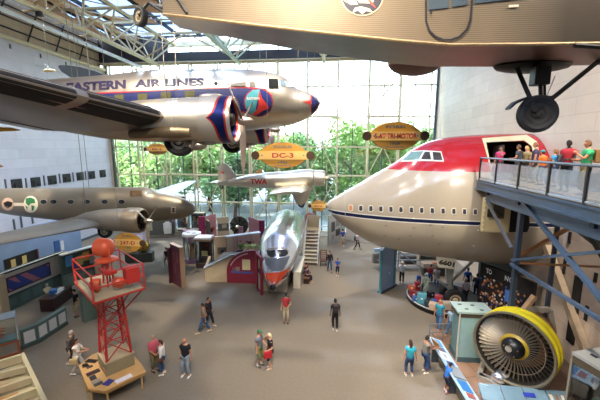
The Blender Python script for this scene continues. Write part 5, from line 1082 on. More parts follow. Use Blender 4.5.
for k in range(5):
    a = k*1.25+.3; T.part('spinner_bolt', MB().ell(MF @ V((.26*math.cos(a), .26*math.sin(a), .09)), (.03, .03, .03), n=6, m=4), SILVER, w=True)
core = T.part('engine_core', MB().lathe([(1.0, -.85), (.92, -1.2), (.8, -1.5), (.86, -1.55), (.86, -1.7), (.8, -1.75), (.78, -2.3), (.85, -2.35), (.85, -2.5), (.7, -2.6), (.65, -3.3), (.5, -3.6)], 40, MF), mat('core_bronze', '8a6544', .45, .6, noise=.3, nscale=4), 'bronze-brown engine core', w=True, smooth=30)
for z, r in ((-1.35, .9), (-1.95, .84), (-2.1, .84), (-2.9, .72)): T.part('pipe_ring', MB().lathe([(r, z), (r+.05, z+.02), (r+.05, z+.06), (r, z+.08)], 36, MF, cap=(False, False)), P('6f5a45', .4), of=core, w=True)
SM = mat('stand_metal', 'a39c90', .5, .2, noise=.08); base = V((7.6, 13.6, .1)); m = MB()
f1, f2, b1, b2 = V((6.5, 13.6, .2)), V((8.5, 12.7, .2)), V((8.0, 16.0, .2)), V((10.2, 14.6, .2)); nose = V((7.3, 12.6, .2))
for a, b in ((f1, b1), (f2, b2), (b1, b2), (f1, nose), (nose, f2), (f1, f2)): m.bar(a, b, .2, .22)
T.part('stand_base', m, SM, w=True); tail = FC-FD*2.0
m = MB()
for a, b in ((b1, tail+V((-.85, -.1, .2))), (b2, tail+V((.95, 0, .2))), (tail+V((-.85, -.1, .2)), tail+V((-.3, 0, 1.15))), (tail+V((-.3, 0, 1.15)), tail+V((.7, 0, 1.15))), (tail+V((.7, 0, 1.15)), tail+V((.95, 0, .2)))): m.bar(a, b, .18, .2)
T.part('stand_frame', m, SM, w=True); T.part('timber_prop', MB().bar(tail+V((-.75, -.1, .5)), tail+V((.1, .1, 1.7)), .2, .16), P('c09a72', .6), w=True)
single('steel_dome', MB().ell((7.15, 13.2, .5), (.34, .3, .26), n=20, m=12), CHROME, 'shiny steel dome on the base under the yellow fan engine', 'nose cone', smooth=60, loc=(7.15, 13.2, .1))
T = Ex('reading_stand', 'grey-blue angled reading panels with a blue label in front of the fan engine', 'reading stand', (7.4, 11.9, .1), -.05)
for k in range(4): T.part('panel', MB().box((-1.2+k*.8, 0, .62), (.76, .62, .05), rx=.4), P('6e8c9c', .4)); T.b('leg', (-1.2+k*.8, .1, .28), (.06, .3, .56), '39424c')
T.b('label', (.15, -.0, .67), (.4, .16, .03), '2339a8', rx=.4, label='bright blue label'); 
for x, cc in ((.9, 'c9c2b5'), (1.1, '8a6a55'), (1.3, 'd8cdc0')): T.b('picture', (x, -.05, .65), (.1, .3, .02), cc, rx=.4)
T = Ex('small_sign', 'little pale blue card on a stick beside the reading rail', 'sign', tuple(atZ(482, 402, .1))); T.b('stick', (0, 0, .2), (.03, .03, .4), '8a8f92'); T.part('card', MB().box((0, 0, .55), (.3, .03, .45), rz=-.5), P('a9c3cf', .4))
pA, pB, pC = atZ(572, 353, 3.2), atZ(599, 369, 3.2), atZ(600, 340.5, 3.2)
T = Ex('display_case', 'dark glass display cabinet with grey vented top in the bottom right corner', 'display case', (pA.x, pA.y, 0), math.atan2(pB.y-pA.y, pB.x-pA.x)); LW = (pB-pA).length
T.b('top', (LW/2+.25, .9, 3.2), (LW+.5, 1.8, .1), '9b9f9c'); T.b('frieze', (LW/2+.2, .9, 3.02), (LW+.35, 1.75, .26), '4f4536'); T.b('back_board', (LW/2, .95, 1.55), (LW, .1, 2.7), '14110f'); T.b('base', (LW/2, .9, .25), (LW+.3, 1.7, .3), '4d5a5c'); T.b('glass', (LW/2+.15, .05, 1.6), (LW+.2, .03, 2.6), GL)
for x in (0, LW+.3): T.b('post', (x, .05, 1.55), (.07, .07, 2.9), '7f7a6c')
T.b('side', (.03, .9, 1.55), (.05, 1.65, 2.9), '17181a', rough=.15); T.b('side', (LW+.3, .9, 1.55), (.05, 1.65, 2.9), '17181a', rough=.15)
T.part('exhibit_bird', MB().ell((LW*.55, .5, 2.35), (.1, .06, .25)).ell((LW*.5, .5, 2.65), (.08, .06, .1)).ell((LW*.95, .5, 2.2), (.12, .06, .08)), P('d8b48c', .5), 'pale small exhibit shape', smooth=60); T.part('exhibit_plant', MB().ell((LW*.75, .6, 1.4), (.3, .15, .5)), P('2f4a4a', .6), smooth=60)
for x, y in ((.35, .45), (.9, .8), (1.4, .5)): T.b('vent', (x, y, 3.26), (.2, .11, .01), '1b1b1b')
# crowd mural and its rail
a, b = atZ(481, 264.5, 2.9), atZ(513, 277, 2.9); d = (b-a).normalized(); b = b+d*1.2
T = between('crowd_mural', 'dark mural wall printed with a crowd of faces under the walkway column', 'mural', (a.x, a.y), (b.x, b.y))
T.b('wall', (0, .1, 1.5), (T.L, .2, 3.0), '151315'); 
def crowd(nt, x, y, z):
    tc = nt.nodes.new('ShaderNodeTexCoord'); v = nt.nodes.new('ShaderNodeTexVoronoi'); v.inputs['Scale'].default_value = 6.5; nt.links.new(tc.outputs['Object'], v.inputs[0])
    sc = nt.nodes.new('ShaderNodeSeparateColor'); nt.links.new(v.outputs['Color'], sc.inputs[0]); r = N(nt, sc.outputs[0])
    a = mix(nt, r.gt(.4), '1b161a', 'b8704c'); a = mix(nt, r.gt(.62), a, 'd9d2cc'); a = mix(nt, r.gt(.78), a, '4a5f9c'); a = mix(nt, r.gt(.9), a, 'c9823a')
    return mix(nt, N(nt, v.outputs['Distance']).gt(.5), a, '17131a')
T.b('crowd_print', (-.2, -.01, 1.4), (T.L-.4, .03, 1.8), mat('crowd', fn=crowd, rough=.6, noise=.2)); T.b('figure', (.3, -.03, 1.7), (.4, .02, .7), '4a78c8', label='blue figure in the crowd')
for k, (ch, xx) in enumerate((('T', -1.75), ('O', -1.45), ('N', .15), ('O', .55))): T.part('letter', text_mb(ch, planeM((xx*T.L/5.0, -.02, 2.68), (1, 0, 0), (0, 0, 1)), .24*T.L/5+.06, .03, .3), P('e9e6df', .5))
T = between('reading_rail', 'white and blue angled reading rail in front of the crowd mural', 'reading rail', (a.x-.75, a.y-1.7), (b.x-1.25, b.y-.75))
T.part('top', MB().box((0, 0, .95), (T.L, .62, .06), rx=.35), P('a9c6de', .4)); 
for k, cc in enumerate(('d98a62', 'cfe0ec', '6fa0cc', 'dfe9f0', '88b4d8', 'c9dcea')): T.part('picture', MB().box((-T.L/2+.4+k*T.L/6.4, 0, .99), (T.L/9, .4, .02), rx=.35), P(cc, .4))
for x in (-1.2, 0, 1.2): T.b('leg', (x, .1, .45), (.06, .25, .9), '2d3338')
T = Ex('service_counter', 'white-topped counter with dark teal screens behind the jumbo jet wheel', 'counter', (8.1, 25.6, 0), .1); T.b('body', (0, 0, .9), (1.9, .6, .35), 'b3a79b'); T.b('legs', (0, .1, .4), (1.7, .4, .8), '4a4340'); T.b('screen', (0, .3, 1.9), (2.0, .1, 1.3), '22403f'); T.b('frame', (0, .32, 1.9), (2.2, .06, 1.5), '9c948a'); T.b('papers', (.2, -.1, 1.1), (.8, .3, .05), 'c8806a')
T = Ex('tow_frame', 'grey steel trestle frame standing under the jumbo jet nose', 'frame', (5.7, 26.3, 0), .1)
for z in (.25, .95, 1.5): T.b('rail', (0, 0, z), (3.8, .1, .09), '8d939a')
for x in (-1.7, -.2, 1.6): T.b('post', (x, 0, .9), (.12, .12, 1.8), '9aa0a5')
T.part('brace', MB().bar((-.2, 0, 1.7), (1.6, 0, .3), .08), P('8d939a', .4)); T.b('machine', (-1.4, .5, 1.0), (1.6, .6, .9), '6f6a63', bev=.15); T.b('machine', (.8, .6, .8), (1.3, .6, .8), '4d4a4c', bev=.2); T.b('paper', (-2.0, -.1, 1.8), (.6, .1, .3), 'b7cfe0', rz=.3)
# dark side wall behind the mural
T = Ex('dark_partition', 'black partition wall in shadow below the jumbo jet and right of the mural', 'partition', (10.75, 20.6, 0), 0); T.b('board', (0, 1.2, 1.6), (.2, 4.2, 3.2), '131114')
# ---------------------------------------------------------------- baggage island
PC = V((7.55, 21.2, 0)); T = Ex('baggage_island', 'round black-rimmed island platform carrying luggage around the jet nose wheel', 'platform', PC)
T.part('deck', MB().lathe([(2.35, .0), (2.35, .28), (2.3, .3)], 48), P('4c443e', .8)); T.part('rim', MB().lathe([(2.36, .02), (2.42, .02), (2.42, .26), (2.36, .26)], 48, cap=(False, False)), P('101012', .4)); T.part('rim_line', MB().lathe([(2.36, .3), (2.43, .28), (2.43, .32), (2.36, .33)], 48, cap=(False, False)), P('b9bcbd', .4), 'pale rim line')
BAGS = [(413.5, 297, '8f2430', .5, .42, .25, 'dark red suitcase standing left on the baggage island'), (411.5, 290, 'd1663f', .5, .35, .2, 'orange-red bag at the far left of the baggage island'), (417, 290, 'a93238', .35, .6, .3, 'tall red suitcase leaning beside the pale mannequin'), (421.5, 303.5, '4a8a9a', .55, .7, .3, 'large upright teal suitcase at the front of the island'), (415.5, 301, '3a5f9a', .4, .35, .25, 'blue bag with white tag tucked by the teal suitcase'),
        (428.5, 306.5, '22333f', .5, .4, .3, 'dark navy holdall right of the teal suitcase'), (434, 309.5, 'bfa58a', .55, .42, .4, 'tan cardboard box left of two at the island front'), (447, 308.5, 'c9b49c', .5, .42, .4, 'tan cardboard box behind the man in teal shirt'), (438.5, 303, 'a8323a', .45, .5, .4, 'round red bag behind the tan cardboard box'), (434, 304, '2f5fb0', .3, .3, .3, 'small royal blue bag left of the round red bag'),
        (444.3, 304, '3566b5', .3, .3, .3, 'small royal blue bag right of the round red bag'), (456, 306.5, '2c5aa8', .3, .3, .3, 'small royal blue bag in front of the big wheel'), (424, 295, '27272c', .3, .8, .4, 'black tall bag behind the pale mannequin'), (430.5, 297, '3a2c2c', .4, .4, .3, 'dark brown bag behind the navy holdall'), (418.5, 285, '3d5aa0', .3, .7, .2, 'slim blue suitcase behind the tall red one'), (459, 309, 'c98a3c', .6, .16, .3, 'flat orange-tan parcel at the right front of the island')]
for px, py, cc, w, h, dpt, lb in BAGS:
    p = atZ(px, py, .3); kind = 'cardboard_box' if 'box' in lb else ('parcel' if 'parcel' in lb else ('suitcase' if 'suitcase' in lb else 'bag'))
    T = Thing(kind, lb, kind.split('_')[-1], p, R_.uniform(-.5, .5), 'luggage on the baggage island')
    T.part('body', MB().box((0, 0, h/2+.005), (w, dpt, h)).bevel(.05 if 'box' not in lb else .01, 3), P(cc, .6), smooth=40)
    if 'box' not in kind and kind != 'parcel':
        T.part('handle', MB().tube([(-.07, 0, h), (-.06, 0, h+.06), (.06, 0, h+.06), (.07, 0, h)], .012, 6), P('1b1b1d', .5)); T.part('tag', MB().box((.02, -dpt/2-.01, h*.55), (.1, .01, .09)), P('e6e8ea', .5))
# ================================================================ PEOPLE
def skin_mesh(verts, edges, radii, root=0, sub=1, name='b'):
    me = bpy.data.meshes.new(name); me.from_pydata([tuple(v) for v in verts], edges, []); o = bpy.data.objects.new(name, me); C.objects.link(o)
    s = o.modifiers.new('s', 'SKIN'); s.use_smooth_shade = True
    for i, r in enumerate(radii):
        q = me.skin_vertices[0].data[i]; q.radius = (r, r) if not isinstance(r, tuple) else r; q.use_root = (i == root)
    u = o.modifiers.new('u', 'SUBSURF'); u.levels = sub; u.render_levels = sub
    dg = bpy.context.evaluated_depsgraph_get(); dg.update(); m2 = bpy.data.meshes.new_from_object(o.evaluated_get(dg)); b = bmesh.new(); b.from_mesh(m2)
    bpy.data.objects.remove(o); bpy.data.meshes.remove(m2); q = MB(); q.b.free(); q.b = b; return q
def ik(a, b, l1, l2, bend):
    a, b = V(a), V(b); d = b-a; L = min(d.length, (l1+l2)*.995)
    if d.length > L: b = a+d.normalized()*L; d = b-a
    x = (l1*l1-l2*l2+L*L)/(2*L); h = math.sqrt(max(l1*l1-x*x, 0)); n = d.normalized(); v = V(bend)-n*n.dot(V(bend)); v.normalize()
    return a+n*x+v*h, b
def person(pos, ang, label, H=1.74, shirt='333333', pants='2b3350', hair='2c211a', skin='c08a6a', shoes='d8d4cc', sl=.55, pl=1.0, feet=None, hands=None, lean=0.0, turn=0.0, nod=0.15, hairlen=0, cap=None, sit=False, skirt=None, build=1.0, name='person', group=None, top_low=0.0, cat='person', socks=None):
    s = H/1.76; T = Thing(name, label, cat, pos, math.radians(ang), group)
    S = lambda x, y, z: V((x*s, y*s, z*s))
    hz = .50 if sit else .94; lx = lambda z: lean*(z-hz)
    feet = feet or [(.03, .1), (-.03, -.1)]; hands = hands or [(.06, .27, .78), (.06, -.27, .78)]
    P0 = S(0, 0, hz); B = build
    Wp = [P0, S(lx(hz+.18), 0, hz+.18), S(lx(hz+.36), 0, hz+.36), S(lx(hz+.5), 0, hz+.5), S(lx(hz+.59)+.01, 0, hz+.59)]
    sh = [S(lx(hz+.47), y, hz+.47) for y in (.175, -.175)]; hip = [S(0, y, hz-.03) for y in (.085, -.085)]
    nk = S(lx(hz+.59)+.02, 0, hz+.60); hc = nk+S(.02+.0*lean, 0, .115)
    kn, an, el, wr = [], [], [], []
    for i, (sd, h0) in enumerate(((1, hip[0]), (-1, hip[1]))):
        f = feet[i]; z = .085+(f[2] if len(f) > 2 else 0); k, a = ik(h0, S(f[0], f[1], z), .44*s, .42*s, (1, sd*.12, 0)); kn.append(k); an.append(a)
        e, w = ik(sh[i], S(*hands[i]), .285*s, .25*s, (-.8, sd*.45, -.5) if hands[i][2] < hz+.25 else (-.2, sd*.5, -1)); el.append(e); wr.append(w)
    # one continuous body: trunk, neck, arms, legs
    vs = Wp+[nk]; ed = [(0, 1), (1, 2), (2, 3), (3, 4), (4, 5)]; rr = [(.125*B, .13), (.115*B, .12), (.12*B, .12), (.09, .1), (.052, .052), (.05, .05)]
    rr = [tuple(q*s for q in r) for r in rr]
    for i in range(2):
        n = len(vs); vs += [sh[i], el[i], wr[i], wr[i]+(wr[i]-el[i]).normalized()*.045*s]; ed += [(3, n), (n, n+1), (n+1, n+2), (n+2, n+3)]; rr += [.06*s, .042*s, .028*s, .03*s]
        n = len(vs); vs += [hip[i], (hip[i]+kn[i])/2, kn[i], (kn[i]+an[i])/2+V((-.012*s, 0, 0)), an[i], an[i]+S(.1, 0, -.045)]; ed += [(0, n), (n, n+1), (n+1, n+2), (n+2, n+3), (n+3, n+4), (n+4, n+5)]; rr += [.088*s, .078*s, .055*s, .05*s, .036*s, .034*s]
    m = skin_mesh(vs, ed, rr)
    for f in m.b.faces: f.smooth = True
    for i, sd in ((0, 1), (1, -1)):                 # palm, four fingers and a thumb, slightly curled
        d = (wr[i]-el[i]).normalized(); p = wr[i]+d*.03*s; side = d.cross(V((0, sd, 0))); side = side.normalized() if side.length > .1 else V((1, 0, 0)); inn = d.cross(side)*(-1)
        if inn.y*sd > 0: inn = -inn
        m.tube([p-d*.01, p+d*.03*s, p+d*.065*s], [.024*s, .036*s, .032*s], 8)
        for k, L in enumerate((.062, .072, .068, .052)):
            q = p+d*.05*s+side*(.026-.0175*k)*s; m.tube([q, q+(d*.55+inn*.1)*L*s+d*0, q+(d*.85+inn*.45)*L*s], [.0095*s, .0085*s, .006*s], 5)
        q = p+side*.026*s; m.tube([q, q+(side*.7+d*.5+inn*.3)*.035*s, q+(side*.55+d*1.0+inn*.6)*.055*s], [.011*s, .0095*s, .007*s], 5)
    # head with jaw, nose, ears, eyes and mouth
    Rm = Matrix.Rotation(math.radians(turn), 3, 'Z') @ Matrix.Rotation(nod, 3, 'Y'); h = lambda x, y, z: hc+Rm @ S(x, y, z); M4 = Rm.to_4x4()
    m.ell(h(0, 0, .015), (.093*s, .074*s, .105*s), n=14, m=10, M=M4); m.ell(h(.022, 0, -.055), (.062*s, .055*s, .06*s), n=12, m=8, M=M4); m.ell(h(.098, 0, -.02), (.018*s, .012*s, .025*s), n=6, m=5, M=M4)
    for sd in (1, -1): m.ell(h(-.005, sd*.076, -.01), (.016*s, .01*s, .03*s), n=6, m=5, M=M4); m.ell(h(.084, sd*.03, .012), (.012*s, .013*s, .009*s), n=6, m=5, mi=1, M=M4)
    m.ell(h(.08, 0, -.058), (.012*s, .024*s, .006*s), n=6, m=5, mi=2, M=M4)
    T.part('body', m, [P(skin, .55), P('1d1512', .4), P('8a4a42', .5)], smooth=180)
    # shirt with sleeves
    vs = [S(0, 0, hz-.08-top_low), Wp[1], Wp[2], Wp[3]-S(0, 0, .03), Wp[4]-S(0, 0, .03)]; ed = [(0, 1), (1, 2), (2, 3), (3, 4)]; rr = [.165*B, .15*B, .16*B, .155, .088]
    for i in range(2):
        n = len(vs); e1 = sh[i].lerp(el[i], min(1, sl*1.0)); vs += [sh[i], e1]; ed += [(3, n), (n, n+1)]; rr += [.088, .066]
        if sl > 1: vs += [el[i].lerp(wr[i], sl-1)]; ed += [(n+1, n+2)]; rr += [.045]
    T.part('shirt', skin_mesh(vs, ed, [r*s for r in rr]), P(shirt, .85), smooth=180)
    if skirt: T.part('skirt', MB().lathe([(.21*s, (hz-.42)*s), (.2*s, (hz-.2)*s), (.155*s, (hz+.06)*s)], 16), P(skirt, .85), smooth=60)
    if pants:
        vs = [P0+S(0, 0, .0)]; ed = []; rr = [.125*B]
        for i in range(2):
            n = len(vs); e = kn[i].lerp(an[i], .82*max(0, (pl-.5)*2)) if pl > .5 else hip[i].lerp(kn[i], pl*2); vs += [hip[i], (hip[i]+kn[i])/2]; ed += [(0, n), (n, n+1)]; rr += [.1*B, .094*B]
            if pl > .5: vs += [kn[i], e]; ed += [(n+1, n+2), (n+2, n+3)]; rr += [.077, .068]
            else: vs += [hip[i].lerp(kn[i], .95)]; ed += [(n+1, n+2)]; rr += [.088]
        T.part('trousers' if pl > .55 else 'shorts', skin_mesh(vs, ed, [r*s for r in rr]), P(pants, .9), smooth=180)
    for i in range(2):
        a = an[i]; b = MB(); z0 = a.z-.085*s
        pr = [(-.07, .035, .07), (-.03, .042, .1), (.05, .045, .085), (.13, .045, .055), (.18, .03, .035)]
        b.rings([[V((a.x+x*s, a.y+w*s*math.cos(t*PI/5), z0+max(0, (hh*s*(.5+.55*math.sin(t*PI/5)))))) for t in range(10)] for x, w, hh in pr]); sh_ = T.part('shoe', b, P(shoes, .6), smooth=60)
        if socks: T.part('sock', MB().tube([a+S(0, 0, -.02), a+S(0, 0, .09)], [.05*s, .052*s], 10), P(socks, .8))
    if hair:
        hb = MB(); rs = []; n = 14
        for j in range(7):
            t = j/6; ph = PI*(.5*t)+.02; r = math.sin(ph); rs.append([h(-.012+.1*r*math.cos(a*2*PI/n)-(.012 if math.cos(a*2*PI/n) > .3 else 0)*t, .083*r*math.sin(a*2*PI/n), .03+.103*math.cos(ph)+(.02 if math.cos(a*2*PI/n) > .3 else -.035)*t) for a in range(n)])
        hb.rings(rs[::-1], cap=(True, True)); hb.ell(h(-.04, 0, -.005), (.068*s, .077*s, .085*s), n=12, m=8, M=M4)
        if hairlen: hb.rings([[h(-.065+.045*k*math.cos(a*2*PI/10), .07*k*math.sin(a*2*PI/10), z) for a in range(10)] for z, k in ((.0, 1.1), (-.1, 1.05), (-.1-hairlen*.5, .9), (-.1-hairlen, .5))])
        T.part('hair', hb, P(hair, .8, noise=.2), smooth=60)
    if cap: T.part('cap', MB().rings([[h(-.005+.106*r*math.cos(a*2*PI/14), .088*r*math.sin(a*2*PI/14), z) for a in range(14)] for z, r in ((.045, 1), (.08, 1), (.115, .8), (.14, .3))]).rings([[h(.08, y, .05), h(.16, y*.7, .04), h(.16, y*.7, .05), h(.08, y, .06)] for y in (-.06, 0, .06)]), P(cap, .7), smooth=40)
    T.wr = [T.M @ w for w in wr]; T.s = s; return T
def carry(kind, T, off, d, cc, label, cat, strap=None, bev=.03):
    c = T.M @ (V(off)*T.s); B_ = Thing(kind, label, cat, c, T.o.rotation_euler.z)
    B_.part('body', MB().box((0, 0, 0), d).bevel(bev, 3), P(cc, .7), smooth=40)
    if kind == 'backpack':
        for y in (-.1, .1): B_.part('strap', MB().tube([(.06, y, .2), (.22, y, .2), (.31, y, .08), (.24, y, -.14), (.05, y, -.18)], .018, 6), P(cc, .7))
        B_.part('pocket', MB().box((-d[0]/2-.02, 0, -.08), (.05, d[1]*.7, .18)).bevel(.02), P(cc, .7))
    else: B_.part('strap', MB().tube([V(q) for q in (strap or [(0, -.06, d[2]/2), (0, 0, d[2]/2+.12), (0, .06, d[2]/2)])], .01, 6), P(cc, .7))
    return B_
def at(px, py, z=0.0): return tuple(atZ(px, py, z))
STR = [(.28, .09), (-.26, -.09, .04)]; STR2 = [(-.24, .09, .04), (.26, -.09)]
up2 = [(.34, .1, 1.42), (.34, -.1, 1.42)]; fr2 = [(.36, .12, 1.12), (.36, -.12, 1.12)]
p = person(at(335, 330.5), 97, 'person in black shirt and black trousers walking away in the middle of the floor', 1.84, '16161a', '15151a', '15110f', '6b4a38', 'c9c6c0', feet=[(.08, .09), (-.08, -.09)])
carry('backpack', p, (-.2, 0, 1.3), (.16, .28, .4), '1d1d21', 'black backpack worn by the person in black at mid floor', 'backpack')
person(at(187, 375.5), 262, 'person in black polo shirt and pale jeans facing forward, hands at sides', 1.8, '15181f', '8a99a8', None, 'c08a6a', 'e8e4dc', build=1.15, feet=[(.02, .15), (.02, -.15)])
p = person(at(79, 374), 12, 'person in white shirt and cream trousers clasping hands, walking right past the beacon', 1.68, 'e3e0d8', 'd9d5c9', '3a241c', 'c98f70', 'e9e6df', sl=1.0, hairlen=.1, hands=[(.42, .08, 1.2), (.42, -.06, 1.2)], feet=STR)
carry('handbag', p, (-.02, -.27, .82), (.34, .1, .26), 'c0a777', 'tan shoulder bag hanging on the person in white', 'handbag', [(0, 0, .12), (.02, .06, .55), (-.05, .04, .12)])
person(at(72.5, 366), 15, 'older grey-haired person in a brown-grey jacket and black trousers beside the white outfit', 1.76, '5a4f48', '1b1c22', 'b9b2a8', 'c99a80', 'd9d6d0', sl=1.8, lean=.12, feet=STR2)
person(at(155, 371), 330, 'older person in pink shirt and olive trousers standing behind the reading desk', 1.76, 'c0566a', '6b6040', '9a8a7c', 'b87f62', '3a2c24', sl=1.0, build=1.1, turn=-20, hands=[(.3, .15, 1.05), (.3, -.15, 1.05)])
p = person(at(163.5, 374), 200, 'person with brown hair in white jacket and blue jeans beside the pink shirt', 1.66, 'e2dfdb', '2d4a6e', '4a2a1c', 'c08868', 'e8e4dc', sl=1.7, hairlen=.06, hands=[(.1, .25, .8), (.25, -.15, 1.0)])
carry('handbag', p, (.05, .24, .88), (.22, .09, .16), '5a3826', 'small brown handbag on the person in the white jacket', 'handbag')
person(at(204.5, 333), 200, 'person in brown plaid shirt and jeans striding left', 1.72, '7d6a5a', '33527a', '2a1d17', 'b07a5c', 'cdbb9c', sl=1.8, feet=[(.34, .08), (-.32, -.08, .03)], hands=[(-.1, .27, .85), (.2, -.25, .85)])
person(at(209, 326), 345, 'person in black top and black trousers just behind the plaid shirt', 1.72, '1b1a1f', '1c1d25', '241a15', 'b07a5c', 'e0dcd4', feet=STR, sl=1.8)
person(at(259.5, 366), 340, 'person in grey T-shirt, green cap and olive shorts standing left of the red bag', 1.8, '6c7380', '6b7045', '4a3a2c', 'c08a6a', '33383d', pl=.62, cap='2f6b45', socks='dcdad4', hands=[(.3, .1, 1.1), (.06, -.27, .82)])
p = person(at(270.5, 368), 205, 'person with pale blond hair in black top and dark shorts holding a red bag', 1.72, '17171c', '1f2228', 'e0d2ae', 'c99a7c', 'e3c9b4', pl=.55, sl=.7, hairlen=.08, hands=[(.2, .2, 1.05), (.15, -.2, 1.5)], socks='c9a08a')
carry('tote_bag', p, (.16, .2, .86), (.38, .12, .34), 'b3242f', 'bright red tote bag held at the side by the person in black shorts', 'bag', [(-.1, 0, .15), (-.02, -.04, .4), (.1, 0, .15)])
p = person(at(286, 322.5), 280, 'person in red shirt, dark cap and khaki trousers near the orange nose', 1.8, 'b8303a', 'b5a587', '2b2422', 'c08a6a', '2a2523', cap='23232a', hands=[(.25, .2, 1.15), (.06, -.27, .82)])
carry('backpack', p, (-.2, .02, 1.25), (.18, .3, .42), '18181c', 'black backpack worn over the red shirt', 'backpack')
person(at(409, 376), 92, 'person with dark ponytail in turquoise T-shirt and jeans facing away', 1.7, '2b9fb5', '33486e', '3a1f18', 'c08a6a', 'd9d2c8', hairlen=.22, sl=.5, feet=[(.02, .14), (.02, -.14)], build=1.1, hands=[(.0, .3, .85), (.0, -.3, .85)])
p = person(at(424.5, 372.5), 20, 'person in grey T-shirt and blue jeans holding up a tan board', 1.78, '7d7a72', '2c4570', '2a1f1a', 'b07a5c', 'ddd5c4', hands=[(.45, .1, 1.15), (.45, -.12, 1.2)], build=1.05)
w = (p.wr[0]+p.wr[1])/2
single('tan_board', MB().box(w+V((.04, .02, .12)), (.5, .03, .42), rz=math.radians(110), rx=-.4), P('c39a62', .6), 'tan cardboard sheet held up by the person in the grey T-shirt', 'board', loc=w)
person(at(445.5, 392.5), 20, 'child in bright blue T-shirt and dark shorts leaning on the blue reading rail', 1.32, '2a6fc9', '232a45', '16120f', '9a6448', 'a8503c', pl=.6, lean=.25, nod=.4, hands=[(.42, .12, .98), (.42, -.1, .98)], socks='d9d9dd')
person(at(438.5, 330), 235, 'bald person in turquoise shirt and jeans walking by the luggage', 1.8, '2f8fa8', '4a6a90', None, 'c88a6c', '5a4034', feet=STR, build=1.1)
person(at(450.5, 337), 215, 'person in pale blue shirt and jeans behind the corner of the teal cabinet', 1.68, '9cc0dc', '3f6690', '6a4a34', 'c08a6a', 'c97a6a', feet=STR2, hairlen=.08)
person(at(401.5, 284), 80, 'white-haired person in white shirt and black trousers raising a camera', 1.74, 'e3e3e3', '17171c', 'cfccc6', 'c0937a', '1f1f22', hands=[(.25, .14, 1.55), (.25, -.12, 1.55)])
person(at(329.5, 271.5), 285, 'person in black jacket and blue jeans in the aisle by the stairs', 1.76, '17181d', '3a5576', '2a1d17', 'b07a5c', '2d2d33', sl=1.9, feet=STR)
person(at(337.5, 275.5), 260, 'child in blue T-shirt walking beside the black jacket', 1.42, '2758ad', '1f2430', '1f1713', 'a8745a', 'cfcac4', pl=.6, hands=[(.2, .12, 1.1), (.2, -.12, 1.1)])
person(at(342.5, 245.8), 92, 'person in blue T-shirt and cream shorts looking at the photograph wall', 1.76, '27468a', 'd0bf9c', '2a1d17', 'b07a5c', 'd9d2c8', pl=.6)
p = person(at(357, 249.5), 350, 'person in striped pale shirt and dark trousers walking with a shoulder bag', 1.76, 'c9b3b3', '1d2230', '1d1613', 'b07a5c', '3d2a28', feet=[(.3, .08), (-.28, -.08, .03)])
carry('shoulder_bag', p, (-.22, .05, 1.1), (.18, .34, .4), '17171c', 'black shoulder bag on the person in the striped pale shirt', 'bag', [(0, 0, .2), (.2, 0, .32), (.15, .0, .1)])
person(at(167.5, 267.5), 150, 'person in dark shirt and khaki trousers walking left of the maroon panel', 1.76, '22282e', 'a89a80', '4a3a30', 'b07a5c', 'd2cdc2', feet=STR)
for pos, lb, a, b_, h_ in (((-1.95, 24.15, 0), 'seated person in dark top on the bench, further from the camera', '2b2430', '2a2730', '2a1a14'), ((-1.8, 23.45, 0), 'seated person in purple-grey top on the bench, nearer the camera', '4a3c5a', '22202a', '3a2418')):
    person(pos, 335, lb, 1.7, a, b_, h_, 'b88468', 'c9a08a', sit=True, feet=[(.42, .1), (.42, -.1)], hands=[(.35, .1, .7), (.35, -.1, .7)], lean=.2, group=None)
person(at(430, 284), 60, 'child in red and black striped shirt by the jet nose wheel', 1.5, 'a8323a', '2f4f86', '2a1d17', 'b07a5c', '2b2b30', sl=1.2)
person(at(436.5, 287.5), 240, 'person in white top and blue jeans bending over the luggage', 1.66, 'd9dfe6', '3f76b8', '5a4030', 'c08a6a', 'c9c6c0', lean=.5, hands=[(.5, .15, .9), (.5, -.15, .9)])
person(at(464.5, 304), 95, 'person in pale grey shirt and black trousers facing the crowd mural', 1.76, 'a59ca6', '1a1a20', '8a7c70', 'b07a5c', '1f1f22', build=1.1)
person(at(475.5, 299), 60, 'person in dark navy shirt reading the mural rail', 1.76, '1e2c44', '17181f', '241a15', '8a5f48', '1f1f22', sl=1.0)
person(at(466.5, 292), 80, 'person in blue shirt and cap beyond the pale grey shirt', 1.74, '2e5ea8', '23262f', '2a1d17', '9a6c52', '1f1f22', cap='2b3f78')
person(at(77.5, 316.5), 250, 'person in black shirt and tan shorts half hidden by the beacon tower', 1.72, '17171b', '9a8868', '1d1613', 'b07a5c', '17171b', pl=.6)
for k, (px, cc, lb) in enumerate(((241, '4f8a3f', 'seated person in dark green top, leftmost of four on the ramp'), (247.5, '9ab86a', 'seated person in lime green top, second from left on the ramp'), (253.5, 'b0d08a', 'seated person in pale green top beside the red cloth on the ramp'), (260, '8fc07a', 'seated person in green top and dark hair next to the polished fuselage'))):
    q = atY(px, 251, 24.4); person((q.x, q.y, 1.5), 255+k*8, lb, 1.7, cc, '4a4a52', '2a1d17', 'b88468', '2a2a2e', sit=True, feet=[(.4, .1, 0), (.4, -.1, 0)], hands=[(.35, .1, .7), (.35, -.1, .7)])
single('ramp_platform', MB().box((-6.9, 24.5, .75), (3.6, 1.6, 1.49)), P('9a8f7c', .7), 'beige raised platform behind the half wall where the green group sits', 'platform')
for k, px in enumerate((241, 247.5, 253.5, 260)):
    q = atY(px, 251, 24.4); single('seat_block', MB().box((q.x-.02, q.y+.05, 1.5+.2), (.4, .4, .4)), P('5a4038', .7), 'low block seat hidden under the seated green group', 'seat', 'block seats on the ramp')
